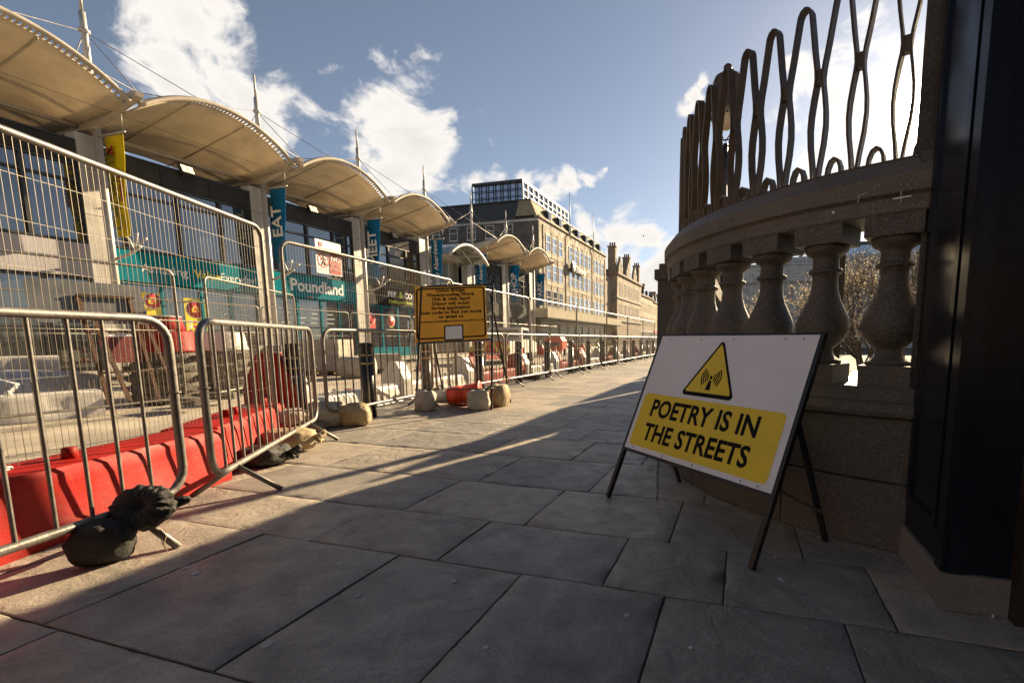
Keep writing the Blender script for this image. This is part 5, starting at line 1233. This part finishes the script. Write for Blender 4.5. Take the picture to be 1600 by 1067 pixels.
# flag poles on the roof edge
for i, (x, yt, yb_, Y_) in enumerate([(881, 298, 345, 53.5), (922, 334, 378, 62.5)]):
    p = thing('flagpole', 'bare white flagpole rising from the hotel roof edge', 'flagpole', (-19.8, Y_, ZT), 0, 'flagpoles on the hotel')
    MB().tube([(0, 0, -.6), (0, 0, 4.6)], [.07, .04], 8).build('pole', m_silver, p); MB().tube([(0, 0, 1.6), (-1.3, -.2, 1.55)], .03, 6).build('stay', m_silver, p)

# ------------------------------------------------------------------ corner block with chimneys and the terrace beyond
tb = thing('turreted_building', 'brown granite corner building with chimneys, gables and paired windows', 'building', (-24, 78, 0))
def tbp(name, mat, *bx):
    mb = MB()
    for q in bx: mb.b(*q)
    return mb.build(name, mat, tb, True)
tbp('wall', m_stone2, (-34, -19.4, 73.6, 92.0, 0, 11.2))
tbp('lower_block', m_stone2, (-34, -20.2, 69.4, 73.55, 0, 10.4))
tbp('string_course', m_stoneg, (-19.38, -19.2, 73.5, 92.0, 3.9, 4.15), (-19.38, -19.25, 73.5, 92, 7.5, 7.65), (-34, -19.3, 73.35, 73.58, 7.5, 7.65))
tbp('cornice', m_stone2, (-34.05, -19.15, 73.4, 92.05, 11.202, 11.5))
for y in (75, 78.2, 81.4, 84.6, 87.8):
    for z0 in (4.7, 8.1): win(tb, -19.38, y, y + .95, z0, z0 + 2.0); win(tb, -19.38, y + 1.15, y + 2.1, z0, z0 + 2.0)
for x in (-22.0, -24.6, -27.2):
    for z0 in (4.4, 8.1):
        win(tb, 73.59, x, x + .9, z0, z0 + 2.2, axis='y'); win(tb, 73.59, x + 1.05, x + 1.95, z0, z0 + 2.2, axis='y')
def gable(y0, y1, x, z0, h, name='gable'):
    MB().prism([(y0, z0), (y1, z0), (y1, z0 + h * .35), ((y0 + y1) / 2 + .35, z0 + h * .8), ((y0 + y1) / 2, z0 + h), ((y0 + y1) / 2 - .35, z0 + h * .8), (y0, z0 + h * .35)], .4, Matrix(((0, 0, 1, x - .4), (1, 0, 0, 0), (0, 1, 0, 0), (0, 0, 0, 1)))).build(name, m_stone2, tb, True)
for y in (74.2, 79.5, 84.8): gable(y, y + 2.6, -19.3, 11.51, 2.6); win(tb, -19.28, y + .85, y + 1.75, 11.7, 13.0, cross=False)
MB().add([(-34, 73.6, 11.51), (-19.8, 73.6, 11.51), (-19.8, 92, 11.51), (-34, 92, 11.51), (-27, 75.5, 14.2), (-27, 90, 14.2)], [(0, 1, 4), (1, 2, 5, 4), (2, 3, 5), (3, 0, 4, 5), (0, 3, 2, 1)]).build('roof', m_roof, tb, True)
for (x, y, z) in [(-20.3, 73.9, 15.8), (-24.5, 73.9, 15.4), (-20.3, 83.4, 15.6), (-20.3, 91.5, 15.3)]:
    c_ = tbp('chimney', m_stone2, (x - .6, x + .6, y - .45, y + .45, 11.52, z - .5), (x - .7, x + .7, y - .55, y + .55, z - .498, z - .3))
    for k in (-.35, 0, .35): g = MB().lathe([(.14, 0), (.12, .5), (.15, .55)], 8, (x + k, y, z - .3)).build('chimney_pot', m_rust, c_); g.location = -wloc(c_)
for i in range(5):
    y0 = 92.1 + i * 14; y1 = y0 + 13.9; h = [9.6, 9.2, 9.9, 9.3, 9.7][i]
    t = thing('terrace_house', ['buff granite terrace directly beyond the brown corner building', 'buff granite terrace with three dormers, second beyond the corner building', 'tall buff granite terrace in the middle of the far row', 'buff granite terrace with low eaves far along the street', 'buff granite terrace closing the far end of the street'][i], 'building', (-24, (y0 + y1) / 2, 0), 0, 'terraces far along the street')
    def tp_(name, mat, *bx):
        mb = MB()
        for q in bx: mb.b(*q)
        return mb.build(name, mat, t, True)
    tp_('wall', m_stone3, (-34, -19.6, y0, y1, 3.0, h)); tp_('shopfront', m_darkframe, (-34, -19.9, y0 + .2, y1 - .2, 0, 2.98)); tp_('shop_sign', [m_greypan, m_redsign, m_teal, m_greypan, m_wtext][i], (-19.88, -19.5, y0 + .4, y1 - .4, 2.4, 2.97)); tp_('eaves', m_stone2, (-34, -19.35, y0, y1, h + .002, h + .25))
    for k in range(6):
        for z0 in (3.7, 6.5): win(t, -19.58, y0 + 1.0 + k * 2.15, y0 + 2.0 + k * 2.15, z0, z0 + 1.9, cross=True)
    MB().add([(-34, y0, h + .26), (-19.5, y0, h + .26), (-19.5, y1, h + .26), (-34, y1, h + .26), (-26.5, y0, h + 2.6), (-26.5, y1, h + 2.6)], [(0, 1, 4), (1, 2, 5, 4), (2, 3, 5), (3, 0, 4, 5), (0, 3, 2, 1)]).build('roof', m_roof, t, True)
    for k in range(3):
        y = y0 + 2 + k * 4; d = tp_('dormer', m_roof, (-22.5, -20.2, y, y + 1.4, h + .3, h + 1.7)); g = MB().b(-20.19, -20.15, y + .15, y + 1.25, h + .45, h + 1.5).build('pane', m_winpane, d); g.location = -wloc(d)
    tp_('chimney', m_stone2, (-25.5, -21.5, y1 - .8, y1 - .02, h + .3, h + 3.4), (-25.6, -21.4, y1 - .85, y1 + .0, h + 3.402, h + 3.6))
# street bits far off
for i, (x, y) in enumerate([(-9.5, 70), (-8.5, 95), (-10.5, 78)]):
    t = thing('traffic_signal', 'small traffic signal on a black pole far along the street', 'traffic signal', (x, y, -.1), 0, 'traffic signals far along the street')
    MB().tube([(0, 0, 0), (0, 0, 3.0)], .06, 8).build('pole', m_black, t); MB().box((0, -.12, 2.9), (.5, .2, 1.1)).build('head', m_black, t)
    for k, mt in enumerate((m_redsign, m_amber, m_lime)): MB().lathe([(.11, 0), (.11, .02)], 10, (0, -.23, 3.2 - k * .3), m=Matrix.Rotation(R_(90), 3, 'X')).build('lens', mt, t)

# ------------------------------------------------------------------ beyond the bridge: grey civic building, bare trees, lamp
cb_ = thing('civic_building', 'grey granite civic building with a glazed top storey beyond the bare trees', 'building', (20, 86, -1))
def cp_(name, mat, *bx):
    mb = MB()
    for q in bx: mb.b(*q)
    return mb.build(name, mat, cb_, True)
cp_('wall', m_stoneg, (-1, 44, 80, 100, -.4, 12.3)); cp_('cornice', m_stoneg, (-1.2, 44.2, 79.5, 100, 9.8, 10.25), (-1.1, 44.1, 79.7, 100, 12.302, 12.6)); cp_('attic', m_stoneg, (1.5, 44, 80.6, 100, 12.61, 13.6))
cp_('top_storey', m_winpane, (9, 44, 82, 99, 13.61, 15.2)); cp_('top_roof', m_darkframe, (8.8, 44.2, 81.6, 99.2, 15.202, 15.6))
for k in range(12): cp_('mullion', m_silver, (9 + k * 2.9, 9.12 + k * 2.9, 81.9, 81.99, 13.62, 15.19))
for k in range(13):
    x = .8 + k * 3.2
    for z0, z1 in ((10.6, 12.0), (6.3, 8.8), (2.2, 4.8)): win(cb_, 79.99, x, x + 1.4, z0, z1, axis='y', sill=m_stoneg)
    cp_('pilaster', m_stoneg, (x - 1.1, x - .7, 79.7, 79.99, .5, 9.79))
for k in range(40): cp_('parapet_baluster', m_stoneg, (1.6 + k * .5, 1.82 + k * .5, 79.8, 80.02, 12.61, 13.2))
def tree(label, loc, h, seed, spread=.42):
    r = random.Random(seed); t = thing('bare_tree', label, 'tree', loc, r.random() * 6, None); tr = MB(); cr = MB(); lf = MB()
    def grow(p, d, ln, rad, lev):
        q = p; pts = [p]; n = 4
        for k in range(n):
            d = (d + Vector((r.gauss(0, .10), r.gauss(0, .10), r.gauss(.04, .06)))).normalized(); q = q + d * ln / n; pts.append(q)
        (tr if lev < 2 else cr).tube(pts, [rad * (1 - .45 * k / n) for k in range(n + 1)], 6 if lev < 2 else 4, caps=False)
        if lev >= 2:
            for k in range(1 if lev == 2 else 2):
                c = pts[r.randint(1, n)] + Vector((r.gauss(0, .04), r.gauss(0, .04), r.gauss(0, .04))); s_ = r.uniform(.012, .034); a = Vector((r.gauss(0, 1), r.gauss(0, 1), r.gauss(0, 1))).normalized() * s_; b2 = a.orthogonal().normalized() * s_ * .6
                lf.add([c - a, c + b2, c + a, c - b2], [(0, 1, 2, 3)])
        if lev < 4:
            for k in range((5, 5, 4, 4)[lev]):
                f = r.uniform(.35, 1.0); i_ = min(n - 1, int(f * n)); st = pts[i_].lerp(pts[i_ + 1], f * n - i_ if f < 1 else 1)
                nd = (d + Vector((r.gauss(0, spread), r.gauss(0, spread), r.gauss(.12, .25)))).normalized(); grow(st, nd, ln * r.uniform(.5, .72), rad * .48, lev + 1)
    for k in range(3): grow(Vector((r.gauss(0, .08), r.gauss(0, .08), 0)), Vector((r.gauss(0, .14), r.gauss(0, .14), 1)).normalized(), h * .48, h * .016, 0)
    tr.build('trunk', m_bark, t); cw = cr.build('crown', m_bark, t); stuff(lf.build('buds', m_bud, cw)); return t
tree('bare budding tree behind the last two granite balusters', (2.6, 11.5, -.35), 3.3, 4)
tree('bare budding tree behind the slim black post', (1.5, 12.5, -.35), 3.2, 9)
tree('pale budding bush beyond the middle balusters', (.9, 11.0, -.35), 2.6, 15, .55)
tree('bare tree standing against the civic building', (4.6, 16.0, -.35), 4.2, 21)
# lamp standard seen through the railing
lm = thing('lamp_standard', 'ornate lamp standard with pierced bronze hood and pale globe behind the railing', 'street lamp', (-.5, 11.0, 0))
lx, ly = -.52, 11.0
zt = ony(1135, 107, ly).z
MB().tube([(lx, ly, -.3), (lx, ly, zt - 2.1), (lx, ly, zt - 1.5)], [.09, .06, .05], 10).build('column', m_black, lm, True)
for s_ in (-1, 1):
    MB().tube([(lx, ly, zt - 1.75), (lx + s_ * .18, ly, zt - 1.62), (lx + s_ * .27, ly, zt - 1.5), (lx + s_ * .20, ly, zt - 1.42), (lx, ly, zt - 1.42)], .014, 6).build('scroll', m_black, lm, True)
for z in (1.55, 1.75, 1.95): MB().box((lx, ly, zt - z), (.26, .05, .03)).build('ladder_bar', m_black, lm, True)
MB().lathe([(.06, -1.22), (.17, -1.15), (.215, -1.0), (.20, -.86), (.12, -.76), (.05, -.72)], 20, (lx, ly, zt)).build('globe', m_globe, lm, True)
hd = MB(); nn = 36
for j in range(16):
    z0, z1 = zt - 1.0 + j * .045, zt - 1.0 + (j + 1) * .045
    r0 = .30 + .02 * (1 - j / 16) if j < 14 else .29
    for k in range(nn):
        if j < 9 and rnd.random() < .62 - .05 * j: continue
        a, b_ = k * 2 * math.pi / nn, (k + 1) * 2 * math.pi / nn
        hd.add([(lx + q * math.cos(c), ly + q * math.sin(c), z) for q in (r0, r0 - .012) for c, z in ((a, z0), (b_, z0), (b_, z1), (a, z1))], [(0, 1, 2, 3), (4, 5, 6, 7), (0, 1, 5, 4), (1, 2, 6, 5), (2, 3, 7, 6), (3, 0, 4, 7)])
MB().lathe([(.30, -.28), (.26, -.18), (.14, -.11), (.05, -.08)], nn, (lx, ly, zt)).build('hood_dome', m_bronze, lm, True); stuff(hd.build('pierced_hood', m_bronze, lm, True))
MB().lathe([(.03, -.08), (.085, -.03), (.09, .03), (.05, .07), (.01, .09)], 14, (lx, ly, zt)).build('finial', m_bronze, lm, True)
for s_ in (-1, 1): MB().tube([(lx + s_ * .29, ly, zt - .95), (lx + s_ * .10, ly, zt - 1.3), (lx, ly, zt - 1.45)], .012, 5).build('hood_stay', m_black, lm, True)
# gull
gp = ony(1006, 369, 60); gl_ = thing('gull', 'dark gull gliding above the far terraces', 'bird', gp)
MB().lathe([(.01, -.25), (.07, -.12), (.09, 0), (.06, .14), (.01, .22)], 10, m=Matrix.Rotation(R_(80), 3, 'X')).add([(0, .08, .03), (.28, .12, .16), (.62, -.02, .10), (.30, -.04, .14), (0, -.08, .03), (-.28, .12, .16), (-.62, -.02, .10), (-.30, -.04, .14)], [(0, 1, 3, 4), (1, 2, 3), (0, 4, 7, 5), (5, 7, 6)]).build('body', m_darkframe, gl_)
